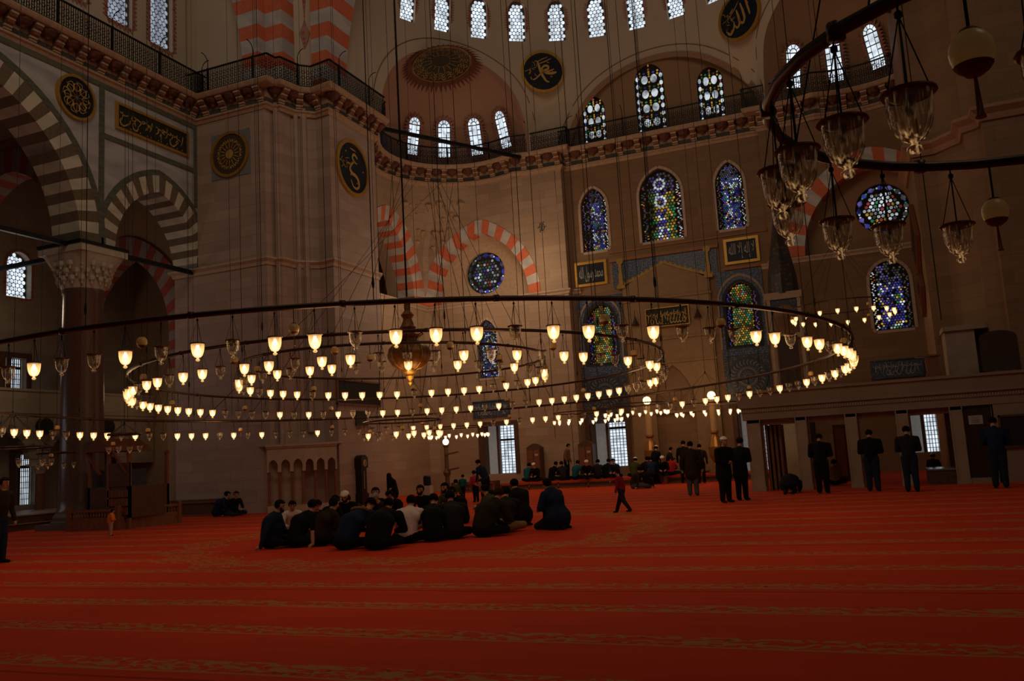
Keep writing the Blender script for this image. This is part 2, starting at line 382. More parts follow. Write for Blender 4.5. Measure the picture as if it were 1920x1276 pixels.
# ================================================================== PIERS
PL=[(-24.8,27.0),(-21.3,27.0),(-21.22,27.45),(-20.95,27.5),(-20.88,28.2),(-20.15,28.9),(-19.42,28.8),(-19.42,32.3)]
PLf=PL+[(-24.8,32.3)]
b=B(); b.prism(lambda a,c,z:Vector((a,c,z)),PLf,0,17.0); b.box(-26.0,-24.8,27.0,30.,0,9.85); struct(b.build('pillar',PIER))
PRt=[(2.24,36.0),(2.24,32.0),(2.95,32.0),(3.72,31.15),(3.68,30.2),(4.13,29.9),(4.11,29.35),(10.,29.35),(10.,36.0)]
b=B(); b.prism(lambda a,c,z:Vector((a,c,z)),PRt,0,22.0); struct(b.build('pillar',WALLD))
def moulding(name,path,prof,mat,closed=False,parent=None):
    """sweep a (out,z) profile along a plan path; room lies to the right of travel"""
    P=[Vector((p[0],p[1])) for p in path]; N=[]
    for i in range(len(P)):
        def nr(a,c): d=(c-a).normalized(); return Vector((d.y,-d.x))
        if i==0: n=nr(P[0],P[1])
        elif i==len(P)-1: n=nr(P[-2],P[-1])
        else:
            n1=nr(P[i-1],P[i]);n2=nr(P[i],P[i+1]); n=(n1+n2); n=n/max(.35,n.dot(n1))
        N.append(n)
    b=B(); k=len(prof); vs=[];fs=[]
    for p,n in zip(P,N):
        for o_,z in prof: q=p+n*o_; vs.append((q.x,q.y,z))
    for i in range(len(P)-1):
        for j in range(k-1): fs.append((i*k+j,i*k+j+1,(i+1)*k+j+1,(i+1)*k+j))
    fs.append(tuple(range(k))); fs.append(tuple((len(P)-1)*k+j for j in range(k))[::-1])
    b.add(vs,fs); return b.build(name,mat,parent),P,N
MP=lambda z,s=1.:[(-.05,z-.22*s),(.05*s,z-.22*s),(.09*s,z-.1*s),(.2*s,z),(.2*s,z+.07*s),(.12*s,z+.1*s),(-.05,z+.12*s)]
ML=plain('moulding_pale_stone',(.50,.36,.26),.7)
o,_,_=moulding('trim_4',[(-26.,30.),(-26.0,27.0)]+PL[1:],MP(9.85),ML); struct(o)
o,_,_=moulding('trim_5',PRt[:-1],[(a,z) for a,z in MP(11.34,1.5)],plain('brown_moulding_stone',(.34,.19,.11),.75)); struct(o)
# fluted engaged strips in the left pier's corner and the right pier's corner
b=B()
for (x,y,r,z0,z1) in ((-20.5,28.5,.14,3.,16.4),(-20.72,28.28,.1,3.,16.4),(-21.08,27.42,.09,0,16.4)): b.lathe([(r,z0),(r,z1)],(x,y,0),10)
struct(b.build('trim_6',PIER))
# ================================================================== EXEDRA + MIHRAB WALL (one curved-to-square wall each side)
YB=40.6; YM=41.1; MX=-8.45; XS=-21.5
SQ=[(XS,32.3),(XS,YB),(-13.4,YB)]
def sqp(s):
    return (XS,32.3+s) if s<=8.3 else (XS+s-8.3,YB)
def rdp(s):
    t=s/16.4
    if t<.86: a=math.radians(216-(216-70)*t/.86); return (-17.5+4.15*math.cos(a),36.5+4.15*math.sin(a))
    k=(t-.86)/.14; p=(-17.5+4.15*math.cos(math.radians(70)),36.5+4.15*math.sin(math.radians(70))); return (p[0]+(-13.4-p[0])*k,p[1]+(YB-p[1])*min(1,k*2.5))
def ex(s,z,c=0,mir=False):
    s=max(0,min(16.1,s)); w=max(0,min(1,(z-12.3)/3.9)); w=w*w*(3-2*w)
    def P(s): a=sqp(s); r=rdp(s); return Vector((a[0]+(r[0]-a[0])*w,a[1]+(r[1]-a[1])*w))
    p=P(s)
    if c:
        d=(P(min(16.1,s+.01))-P(max(0,s-.01))).normalized(); p=p+Vector((d.y,-d.x))*c
    x=p.x if not mir else 2*MX-p.x
    return Vector((x,p.y,z))
A_in=arch(4.2,2.75,9.85,4.0,24); A_out=arch(4.35,3.75,9.85,4.8,24)
BB=[(arch(11.5,2.75,9.85,3.65,24),arch(11.5,3.4,9.85,4.35,24)),(arch(11.75,3.15,9.85,3.75,24),arch(11.75,3.95,9.85,4.6,24))]; RZ=(11.45,11.75)
SMAX=16.1
for mir in (False,True):
    mp=lambda a,z,c=0,mir=mir: ex(a,z,c,mir); B_in,B_out=BB[mir]; rz=RZ[mir]
    b=B(); panel(b,mp,[(0,9.6),(8.3,9.6),(SMAX,9.6),(SMAX,16.6),(0,16.6)],[A_in+[(6.95,9.62),(1.45,9.62)],B_in+[(B_in[-1][0],9.62),(B_in[0][0],9.62)]],0,(.415,.45))
    # lower storey, plain, with a tall casement each side
    dw=[(11.2,.75),(13.0,.75),(13.0,3.2),(11.2,3.2)]; lw=arch(11.8,.62,7.9,.85,12,base=5.6)
    if mir: dw=[(9.95,.75),(11.45,.75),(11.45,3.3),(9.95,3.3)]
    if mir: lw=arch(20.0-8.1-.55+.0,.78,7.9,1.2,12,base=6.2)
    lw=arch(11.75 if not mir else 11.55,.58 if not mir else .8,7.9 if not mir else 8.3,.85,12,base=5.7 if not mir else 6.1)
    panel(b,mp,[(0,0),(8.3,0),(SMAX,0),(SMAX,9.6),(8.3,9.6),(0,9.6)],[dw,lw],0,(.83,2.))
    reveal(b,mp,A_in,-1.6,0,0,False); reveal(b,mp,B_in,-.9,0,0,False)
    reveal(b,mp,dw,-.7,0); reveal(b,mp,lw,-.25,0)
    if not mir: # the end step beside the mihrab bay
        b.add([(-13.4,YB,0),(-13.4,YM,0),(-13.4,YM,16.6),(-13.4,YB,16.6)],[(0,1,2,3)]); b.add([(-13.72,YB,0),(-13.4,YB,0),(-13.4,YB,16.6),(-13.72,YB,16.6)],[(0,1,2,3)])
    else:
        b.add([(-3.5,YB,0),(-3.5,YM,0),(-3.5,YM,16.6),(-3.5,YB,16.6)],[(0,1,2,3)]); b.add([(-3.18,YB,0),(-3.5,YB,0),(-3.5,YB,16.6),(-3.18,YB,16.6)],[(0,1,2,3)])
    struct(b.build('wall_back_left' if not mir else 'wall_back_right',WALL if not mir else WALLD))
    tag='_left' if not mir else '_right'
    # tympanum behind arch B with rose window hole, and the plain bay behind arch A
    b=B(); ro=[(11.45+1.14*math.cos(t*PI/16),rz+1.14*math.sin(t*PI/16)) for t in range(32)]
    panel(b,lambda a,z:mp(a,z,-.9),[(8.45,9.6),(15.1,9.6),(15.1,14.1),(8.45,14.1)],[ro])
    reveal(b,mp,ro,-1.15,-.9)
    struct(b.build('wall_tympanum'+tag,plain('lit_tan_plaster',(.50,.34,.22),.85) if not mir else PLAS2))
    b=B(); 
    for (x,y0,y1) in ((-26.5,31.5,41.),):
        b.add([(x,y0,8),(x,y1,8),(x,y1,15.5),(x,y0,15.5)],[(0,1,2,3)]); b.add([(x,40.9,8),(-21.6,40.9,8),(-21.6,40.9,15.5),(x,40.9,15.5)],[(0,1,2,3)]); b.add([(x,32,14.6),(-21.6,32,14.6),(-21.6,41,14.6),(x,41,14.6)],[(0,1,2,3)])
    if mir: b.v=[(2*MX-v[0],v[1],v[2]) for v in b.v]
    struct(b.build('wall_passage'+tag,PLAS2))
    voussoirs('trim_7' if not mir else 'trim_8',mp,B_in,B_out,23,.92,[REDV,GREYV],.035)
    voussoirs('trim_9' if not mir else 'trim_10',mp,A_in,[(min(max(p[0],.02),8.25),p[1]) for p in A_out],27,.95,[REDV,GREYV],.035)
    if not mir:
        b=B(); # inner striped arch seen through arch A
        F2=lambda a,z,c=0: Vector((-24.2+c,a,z))
        ai=arch(35.9,2.0,8.6,3.6,20); ao=arch(35.9,2.75,8.6,4.4,20); ai=[(33.9,8.0)]+ai+[(37.9,8.0)]; ao=[(33.1,8.0)]+ao+[(38.7,8.0)]
        voussoirs('trim_11',F2,ai,ao,25,.6,[REDV,GREYV],.02)
# squinch cells stepping out of the corner
SQM=plain('brown_stained_squinch_stone',(.42,.27,.165),.8,var=.15,scale=3); rq=random.Random(4)
for mir in (False,True):
    b=B()
    for j,z in enumerate((11.7,12.4,13.1,13.8,14.5,15.1)):
        nn=1+j*2; hw=.15+.42*j
        for k in range(nn):
            s_=8.3+(0 if nn==1 else -hw+2*hw*k/(nn-1)); p=ex(s_+rq.uniform(-.12,.12),z+rq.uniform(-.15,.15),-.02,mir); q_=rq.uniform(.5,1.25)
            if rq.random()<.6: b.lathe([(0,-.30*q_),(.05*q_,-.2*q_),(.08*q_,-.1*q_),(.20*q_,0),(.19*q_,.05),(0,.08)],p,7)
    struct(b.build('trim_%d'%(49+mir),SQM))
# mid-height moulding over the exedra walls
o,_,_=moulding('trim_12',[(XS,32.4),(XS,YB),(-13.4,YB),(-13.4,YM),(-12.9,YM)],MP(9.75,.8),ML); struct(o)
o,_,_=moulding('trim_13',[(-4.0,YM),(-3.5,YM),(-3.5,YB),(4.6,YB)],MP(9.75,.8),ML); struct(o)
# MIHRAB WALL
FM=FY(YM)
W=[arch(-11.95,.68,13.9,1.05,14,base=11.65),arch(-8.5,1.05,14.0,1.35,14,base=11.7),arch(-5.13,.66,13.95,1.1,14,base=11.75)]
LW=[arch(-12.0,.76,8.0,.9,14,base=5.9),arch(-5.08,.76,8.2,.95,14,base=6.1)]
DW=[[(-12.95,.8),(-11.1,.8),(-11.1,3.5),(-12.95,3.5)],[(-5.75,.3),(-4.3,.3),(-4.3,3.3),(-5.75,3.3)]]
b=B(); panel(b,lambda a,z:FM(a,z,0),[(-13.4,0),(-3.5,0),(-3.5,16.9),(-13.4,16.9)],W+LW+DW)
for h in W+LW: reveal(b,FM,h,-.35,0)
for h in DW: reveal(b,FM,h,-.9,0)
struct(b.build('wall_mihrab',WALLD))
# ------------------------------------------------------------------ stained glass
def stained(F,outl,depth,style,name=None,seed=1,frame=True):
    rnd=random.Random(seed); x0=min(p[0] for p in outl);x1=max(p[0] for p in outl);y0=min(p[1] for p in outl);y1=max(p[1] for p in outl)
    w=x1-x0; cx=(x0+x1)/2
    b=B(); b.prism(F,outl,depth-.05,depth); t=b.build('window_%d'%nw(),LEAD); struct(t)
    keys='wbgydrvoxt'; ki={k:i for i,k in enumerate(keys)}; g=B()
    def blob(x,y,rx,ry,k,n=8,rot=0,dz=.012):
        pts=[(x+rx*math.cos(2*PI*i/n+rot),y+ry*math.sin(2*PI*i/n+rot)) for i in range(n)]
        pts=[p for p in pts]
        if all(inpoly(p,outl) for p in pts): g.poly([F(p[0],p[1],depth+dz) for p in pts],ki[k])
    if style=='oval':    # upper lights: white ovals, amber diamonds, small coloured roundels
        nc=2; ow=w*.26; bw=w*.17
        y=y0+.1
        while y<y1-.1:
            for sx in (-1,1): blob(cx+sx*(w/2-bw*.62),y+.12,bw*.36,.13,'w')
            for sx in (-1,1): blob(cx+sx*(w/2-bw*.62),y+.32,.045,.045,rnd.choice('gbrv'),4)
            y+=.40
        H=y1-y0-w*.45; rows=max(2,round(H/.82)); dy=H/rows
        for r in range(rows):
            yc=y0+.32+dy*(r+.42)
            for sx in (-1,1):
                blob(cx+sx*w*.155,yc,w*.115,dy*.30,'w',12)
                blob(cx+sx*w*.155,yc+dy*.44,w*.05,dy*.07,rnd.choice('grb'),6)
            for (ax,ay) in ((0,.5),(-.3,.5),(.3,.5),(0,.2),(0,-.2),(0,.36),(-.29,.3),(.29,.3)):
                blob(cx+ax*w,yc+dy*(ay),w*.043,dy*.085,'y' if rnd.random()<.8 else 'g',4)
        yt=y0+.32+H+.02
        for a in (-.16,.16): blob(cx+a*w,yt+.14,w*.13,.15,'w',10)
        blob(cx,yt+.05,.07,.09,'r',4); blob(cx,yt+.26,.05,.07,'y',4)
        for a in range(-2,3): blob(cx+a*w*.17,yt+w*.36-abs(a)**2*w*.055,w*.07,.07,'wrgwb'[a+2],6)
    elif style=='rose':
        R=w/2
        for k in range(16):
            a=k*PI/8; blob(cx+math.cos(a)*R*.87,(y0+y1)/2+math.sin(a)*R*.87,R*.10,R*.10,('v' if k%2 else 'b') if math.cos(a)>-.4 else 'x',7)
            for d in (-.07,.07): blob(cx+math.cos(a+PI/16+d)*R*.87,(y0+y1)/2+math.sin(a+PI/16+d)*R*.87,R*.045,R*.045,rnd.choice('wgxb'),5)
        yc=(y0+y1)/2; rr=R*.1; j=-8
        for i in range(-9,10):
            for j in range(-9,10):
                x=cx+(i+(j%2)*.5)*R*.165; y=yc+j*R*.145
                if math.hypot(x-cx,y-yc)<R*.70: blob(x,y,R*.068,R*.068,rnd.choice(seed%2 and 'wwwyrwwgx' or 'xxwwrxwovgxbx'),6)
    else:
        # tall lower lights: white openwork border, coloured floral field
        bw=w*.17; y=y0+.08; pal={'blue':'bbvbwbgybw','mixed':'gygbvywogv','field':'ooygytgyor','blue2':'bwbgbyvwbd'}[style]
        vis=lambda x: 'w' if (x-x0)/w>.45 or style in('blue','blue2') and (x-x0)/w>.3 else 'x'  # left panes dimmer: blocked outside light put into the glass colours
        while y<y1:
            for sx in (-1,1):
                bx=cx+sx*(w/2-bw*.5)
                k=vis(bx); 
                if style=='field': k='v' if sx>0 else 'b'
                for q in range(3): blob(bx+rnd.uniform(-.3,.3)*bw,y+q*.065,bw*.16,.03,k if rnd.random()<.75 else rnd.choice('yrb'),5,rnd.random())
            y+=.2
        s=w*.072; j=0; y=y0+.1
        while y<y1:
            x=x0+bw*1.15+(s*.55 if j%2 else 0)
            while x<x1-bw*1.1:
                u=(x-x0)/w; k=rnd.choice(pal)
                if style=='mixed':
                    if .36<u<.62: k=rnd.choice('vbwwy')
                    else: k=rnd.choice('gygo')
                    if u<.34: k=rnd.choice('oodg')
                if y>y1-w*.55 and style!='field': k=rnd.choice('xdxv')
                if style=='blue' and u<.35: k=rnd.choice('xdvd')
                blob(x,y,s*.46,s*.46,k,rnd.choice((4,6,6)),rnd.random()); x+=s*1.05
            y+=s*.95; j+=1
        if style=='mixed':
            for yc in (y0+w*.95,y0+w*1.38):
                for k in range(10): blob(cx-.02*w+math.cos(k*PI/5)*w*.12,yc+math.sin(k*PI/5)*w*.12,w*.035,w*.035,'w',6,0,.02)
    g.build('coloured_pane',[GL[k] for k in keys],t,kind='stuff')
    if frame:
        q=resample(outl+[outl[0]],40); cyy=(y0+y1)/2; fr=B()
        for i in range(40):
            a,c=q[i],q[i+1]; L=math.dist(a,c) or 1; nx,ny=(c[1]-a[1])/L*.13,-(c[0]-a[0])/L*.13
            if (a[0]+nx-cx)**2+(a[1]+ny-cyy)**2<(a[0]-cx)**2+(a[1]-cyy)**2: nx,ny=-nx,-ny
            fr.prism(F,[a,c,(c[0]+nx,c[1]+ny),(a[0]+nx,a[1]+ny)],0,.03,0,False)
        fr.build('window_frame',ML,t)
    return t
stained(FM,W[0],-.25,'blue',seed=3); stained(FM,W[1],-.25,'mixed',seed=4); stained(FM,W[2],-.25,'blue2',seed=5)
stained(FM,LW[0],-.25,'field',seed=6,frame=False); stained(FM,LW[1],-.25,'field',seed=7,frame=False)
for mir in (False,True):
    mp=lambda a,z,c=0,mir=mir: ex(a,z,c,mir)
    stained(mp,[(11.45+1.14*math.cos(t*PI/16),RZ[mir]+1.14*math.sin(t*PI/16)) for t in range(32)],-1.1,'rose',seed=11 if mir else 12,frame=False)
    stained(mp,arch(11.75 if not mir else 11.55,.58 if not mir else .8,7.9 if not mir else 8.3,.85,12,base=5.7 if not mir else 6.1),-.2,'blue2' ,seed=13+mir)
# tall casements at floor level with iron grilles and shutters
def casement(F,x0,x1,z0,z1,depth,cols,rows,frame=WOOD,split=.3,sky=DAY):
    b=B(); b.fbox(F,x0-.22,x1+.22,z1,z1+.22,0,.06); b.fbox(F,x0-.22,x0,z0,z1,0,.06); b.fbox(F,x1,x1+.22,z0,z1,0,.06)
    t=b.build('window_%d'%nw(),frame); struct(t)
    w=x1-x0; g0=x0+w*.42; b=B(); b.fbox(F,g0,x1-.06,z0,z1,depth-.03,depth); b.build('pane',sky,t)
    b=B(); b.fbox(F,x0,g0,z0,z1,depth-.02,depth+.04); b.build('side_panel',plain('glowing_grey_reveal',(.32,.31,.30),.7,es=.22),t)  # daylight on the reveal put in as a faint glow
    b=B()
    for i in range(cols+1): x=g0+(x1-.06-g0)*i/cols; b.fbox(F,x-.014,x+.014,z0,z1,depth,depth+.03)
    for i in range(rows+1): z=z0+(z1-z0)*i/rows; b.fbox(F,g0,x1-.06,z-.012,z+.012,depth,depth+.03)
    zz=z1-(z1-z0)*split; b.fbox(F,g0,x1-.06,zz-.05,zz+.05,depth,depth+.06); b.build('grille',IRON,t)
    b=B(); b.fbox(F,x0+.02,x0+.08,z0,z1,depth+.04,-.02); b.fbox(F,g0-.14,g0-.02,z0,z1,depth,depth+.2); b.build('shutter',WOOD,t)
    return t
casement(FM,-12.95,-11.1,.8,3.5,-.8,6,18); casement(FM,-5.75,-4.3,.3,3.3,-.7,5,16)
mpl=lambda a,z,c=0: ex(a,z,c,False); casement(mpl,11.2,13.0,.75,3.2,-.6,5,17)
mpr=lambda a,z,c=0: ex(a,z,c,True)
# mirrored bay: keep x increasing to the right
FR=FY(YB); casement(FR,1.45,2.95,.75,3.3,-.6,7,14)
# ================================================================== GALLERY CORNICE, CONSOLES, IRON RAILING
def arcpts(cx,cy,r,a0,a1,n): return [(cx+r*math.cos(math.radians(a0+(a1-a0)*i/n)),cy+r*math.sin(math.radians(a0+(a1-a0)*i/n))) for i in range(n+1)]
PATHS=[('side',[(-24.8,9.5),(-24.8,27.0)]),
 ('pier',[(-24.8,27.0),(-21.2,27.0),(-21.15,27.5),(-20.9,27.5),(-20.75,28.2),(-20.1,28.85),(-19.42,28.75),(-19.42,32.4)]),
 ('exl',[(-19.42,32.4),(-20.4,33.2)]+arcpts(-17.5,36.5,4.15,205,68,18)+[(-15.0,40.6),(-13.4,40.6),(-13.4,41.1)]),
 ('mih',[(-13.4,41.1),(-3.5,41.1)]),
 ('exr',[(-3.5,41.1),(-3.5,40.6),(-1.9,40.6)]+arcpts(.6,36.5,4.15,112,-8,15)+[(4.8,34.0)])]
full=[]
for k,p in PATHS: full+=p if not full else p[1:]
CORN=plain('cornice_carved_stone',(.42,.27,.17),.7,var=.2,scale=9)
cor,P,N=moulding('trim_14',full,[(-.05,16.05),(.04,16.05),(.09,16.16),(.16,16.2),(.16,16.28),(.05,16.32),(.05,16.9),(.56,16.9),(.60,16.95),(.64,17.04),(.64,17.1),(-.3,17.1)],CORN); struct(cor)
def walk(path,step,start=None):
    out=[];d=start if start is not None else step*.5
    for i in range(len(path)-1):
        a=Vector(path[i]);c=Vector(path[i+1]);L=(c-a).length; t=(c-a)/L; n=Vector((t.y,-t.x))
        while d<L: out.append((a+t*d,t,n)); d+=step
        d-=L
    return out
bs=walk(full,.93); bmesh0=None
for i,(p,t,n) in enumerate(bs):
    if bmesh0 is None:
        b=B(); prof=[(0.04,16.34),(.13,16.34),(.17,16.42),(.17,16.48),(.28,16.52),(.32,16.62),(.32,16.68),(.42,16.71),(.47,16.8),(.47,16.9),(.04,16.9)]
        F=lambda a,z,c: Vector((c,-a,z-16.3)); b.prism(F,prof,-.13,.13,0)
        for (x0,z0,z1) in ((.17,16.42,16.49),(.32,16.62,16.69),(.47,16.8,16.88),(.13,16.335,16.37)): b.box(-.14,.14,-x0-.015,-x0+.08,z0-16.3,z1-16.3,1)
        bmesh0=b.build('console_bracket',[CONS,CONL],cor); o=bmesh0
    else: o=bmesh0.copy(); COL.objects.link(o); o.parent=cor
    o.matrix_world=Matrix(((-t.x,-n.x,0,p.x),(-t.y,-n.y,0,p.y),(0,0,1,16.3),(0,0,0,1)))
    o.matrix_world=Matrix(((t.x,-n.x,0,p.x),(t.y,-n.y,0,p.y),(0,0,1,16.3),(0,0,0,1)))
# muqarnas cells between the consoles: little hanging half-domes
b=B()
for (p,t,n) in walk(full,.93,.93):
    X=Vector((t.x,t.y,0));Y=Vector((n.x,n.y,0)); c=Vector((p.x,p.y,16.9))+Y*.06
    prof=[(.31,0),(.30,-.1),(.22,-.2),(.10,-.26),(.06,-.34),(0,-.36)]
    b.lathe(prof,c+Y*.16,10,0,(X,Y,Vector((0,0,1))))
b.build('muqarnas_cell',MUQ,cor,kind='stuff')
o,_,_=moulding('frieze',full,[(.05,16.30),(.065,16.30),(.065,16.52),(.05,16.52)],MUQD,parent=cor)
# railing
def railing(path,lab,z0=17.1,h=.95,off=.56):
    P=[Vector((p[0],p[1])) for p in path]; Q=[]
    for i in range(len(P)):
        def nr(a,c): d=(c-a).normalized(); return Vector((d.y,-d.x))
        n1=nr(P[max(0,i-1)],P[max(1,i)]) if i>0 else nr(P[0],P[1]); n2=nr(P[i],P[i+1]) if i<len(P)-1 else n1
        n=n1+n2; n=n/max(.35,n.dot(n1)); Q.append(P[i]+n*off)
    t=thing('balcony_railing',lab,'railing',(Q[0].x,Q[0].y,z0),'iron railings of the gallery')
    b=B()
    for i in range(len(Q)-1): b.bar((Q[i].x,Q[i].y,z0+h),(Q[i+1].x,Q[i+1].y,z0+h),.07,.05); b.bar((Q[i].x,Q[i].y,z0+.04),(Q[i+1].x,Q[i+1].y,z0+.04),.05,.05)
    b.build('top_rail',IRON,t)
    b=B(); qq=[(q.x,q.y) for q in Q]
    for k,(p,tt,n) in enumerate(walk(qq,.095)):
        b.bar((p.x,p.y,z0+.05),(p.x,p.y,z0+h),.022,.022)
    for k,(p,tt,n) in enumerate(walk(qq,.19)):
        for zz,r in ((z0+.2,.085),(z0+.43,.09),(z0+.66,.085)):
            m=7; pts=[Vector((p.x,p.y,zz))+Vector((tt.x,tt.y,0))*(r*math.cos(2*PI*j/m))+Vector((0,0,r*math.sin(2*PI*j/m))) for j in range(m)]
            nn=Vector((n.x,n.y,0))*.008
            for j in range(m):
                a=pts[j];c=pts[(j+1)%m]; ce=Vector((p.x,p.y,zz)); ai=ce+(a-ce)*.6; ci=ce+(c-ce)*.6
                b.add([a+nn,c+nn,ci+nn,ai+nn],[(0,1,2,3)])
    b.build('scroll_lattice',IRON,t,kind='stuff')
    for k,(p,tt,n) in enumerate(walk(qq,2.3)):
        b=B(); b.bar((p.x,p.y,z0),(p.x,p.y,z0+h+.05),.07,.07)
        pp=[Vector((p.x,p.y,z0+h))]
        for j in range(7): a=j/6*PI*.55; pp.append(Vector((p.x,p.y,z0+h+.25+.33*math.sin(a)))+Vector((n.x,n.y,0))*(.33*(1-math.cos(a))))
        b.tube(pp,.018,5); b.build('lamp_bracket_post',IRON,t)
    return t
railing(PATHS[0][1],'black wrought iron railing along the gallery above the striped arcade')
railing(PATHS[1][1],'black wrought iron railing wrapping the top of the pale pier')
railing(PATHS[2][1],'curved black iron railing under the four small white windows')
railing(PATHS[3][1],'straight iron railing under the three oval-paned coloured windows')
railing(PATHS[4][1],'curved iron railing high in the dim corner behind the hanging lamps')
# ================================================================== UPPER WALL: drum of the half dome with three great arches
DC=(-8.9,30.2); DR=10.8
def bump(a,z):
    k=1-max(0,min(1,(z-18.6)/3.)); return 1.0*k*k*(3-2*k)*(math.exp(-((a-116.5)/6.5)**2)+math.exp(-((a-63.5)/6.5)**2))
def cyl(a,z,c=0): r=DR-c+(bump(a,z) if z else 0); t=math.radians(a); return Vector((DC[0]+r*math.cos(t),DC[1]+r*math.sin(t),z))
def dome(a,z,c=0):   # vertical to z=22, then closes gently inward
    k=max(0,z-22.2); r=DR-c-(k*k)*.055+bump(a,z); t=math.radians(a); return Vector((DC[0]+r*math.cos(t),DC[1]+r*math.sin(t),z))
ER=4.2; EZ=17.6
def ex_open(cx,n=28):
    pts=[]
    for a in np.linspace(-1,1,n*2+1):
        pts.append(a)
    # points of the drum inside the sphere (cx,37)
    out=[]
    for i in range(0,721):
        a=i*.25; p=cyl(a,18.0); d=math.hypot(p.x-cx,p.y-36.75)
        if d<ER: out.append((a,EZ+math.sqrt(ER*ER-d*d)))
    return out
EL=ex_open(-17.6); ERr=ex_open(2*DC[0]+17.6)
TYC=90-0.6*2.; 
def ty_open():
    out=[]
    for i in range(0,60):
        x=-8.2+4.55*math.cos(PI*i/59); z=16.3+4.6*math.sin(PI*i/59); 
        a=math.degrees(math.acos((x-DC[0])/DR)); 
        if z>17.0: out.append((a,z))
    return out
TY=ty_open()
holes=[]
def closeh(L,base=16.9): L=[p for p in sorted(L) if p[1]>17.0]; return [(L[0][0],base)]+L[::2]+[(L[-1][0],base)]
hl=closeh(EL);hr=closeh(ERr);ht=closeh(TY)
wa=[155.6,144.9,134.1,123.2,112.1,101.1,90.1,79.1,68.1,57.1]
dwin=[]
for a in wa: hw=.44/DR*180/PI; dwin.append(arch(a,hw,24.35,.52,10,base=22.78))
b=B()
panel(b,dome,[(1,16.97),(180,16.97),(180,26.5),(1,26.5)],[hl,hr,ht]+dwin,0,(3.,.8))
for h in dwin: reveal(b,dome,h,-.3,0)
ew=b.build('wall_upper_back',PLAS,smooth=True); struct(ew)
for i,h in enumerate(dwin): hexwin(nw(),dome,[(p[0],p[1]) for p in h],-.2,.1) if False else None
def dome_hex(a,h):
    # local flat frame at this window
    c=dome(a,23.7); t=math.radians(a); u=Vector((-math.sin(t),math.cos(t),0))*-1
    # direction: left->right seen from the room
    lean=(dome(a,24.9)-dome(a,22.78)).normalized()
    F=lambda x,y,z=0: c+u*x+lean*y+u.cross(lean)*z
    return F
for a in wa:
    F=dome_hex(a,None)
    out=arch(0,.44,.65,.52,12,base=-.92)
    hexwin(nw(),F,out,-.12,.092,tooth=.22)
# white archivolt edges
def band(name,L,off,w,mat,c=.03,mp=dome):
    L=sorted(L); b=B(); n=len(L); cx=(L[0][0]+L[-1][0])/2; zb=min(p[1] for p in L)
    s=DR*PI/180; ctr=(cx,zb)
    def o_(p,d):
        v=((p[0]-ctr[0])*s,(p[1]-ctr[1])); l=math.hypot(*v) or 1; return (p[0]+v[0]/l*d/s,p[1]+v[1]/l*d)
    for i in range(n-1):
        q=[o_(L[i],off),o_(L[i+1],off),o_(L[i+1],off+w),o_(L[i],off+w)]
        b.add([mp(x,y,c) for x,y in q],[(0,1,2,3)])
    return struct(b.build(name,mat))
LINE=plain('thin_brown_painted_line',(.20,.10,.06),.8)
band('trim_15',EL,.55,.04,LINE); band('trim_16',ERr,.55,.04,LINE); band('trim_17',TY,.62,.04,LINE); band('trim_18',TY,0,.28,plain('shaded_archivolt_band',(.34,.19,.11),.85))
# exedra quarter domes
def exdome(cx,name,mat):
    a0=math.degrees(math.atan2(36.75-DC[1],cx-DC[0])); b=B(); n=90;m=24; vs=[];fs=[]
    for j in range(m+1):
        e=PI/2*j/m
        for i in range(n+1):
            t=math.radians(a0-125+250*i/n); vs.append((cx+ER*math.cos(e)*math.cos(t),36.75+ER*math.cos(e)*math.sin(t),EZ+ER*math.sin(e)))
    for i in range(n+1): vs.append((vs[i][0],vs[i][1],17.0))
    k=(m+1)*(n+1)
    for j in range(m):
        for i in range(n): fs.append((j*(n+1)+i,j*(n+1)+i+1,(j+1)*(n+1)+i+1,(j+1)*(n+1)+i))
    for i in range(n): fs.append((k+i,k+i+1,i+1,i))
    ins=[False]*len(vs)
    for q,v in enumerate(vs):
        d=Vector((v[0]-DC[0],v[1]-DC[1])); 
        rr_=DR+.012+bump(math.degrees(math.atan2(d.y,d.x)),v[2])
        if d.length<rr_: ins[q]=True; d=d.normalized()*rr_; vs[q]=(DC[0]+d.x,DC[1]+d.y,v[2])
    fs=[f for f in fs if not all(ins[i] for i in f)]
    b.add(vs,fs); return struct(b.build(name,mat,smooth=True))
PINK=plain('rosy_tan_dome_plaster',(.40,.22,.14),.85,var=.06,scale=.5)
exdome(-17.6,'ceiling_left',PINK); exdome(-.2,'ceiling_right',PLAS2)
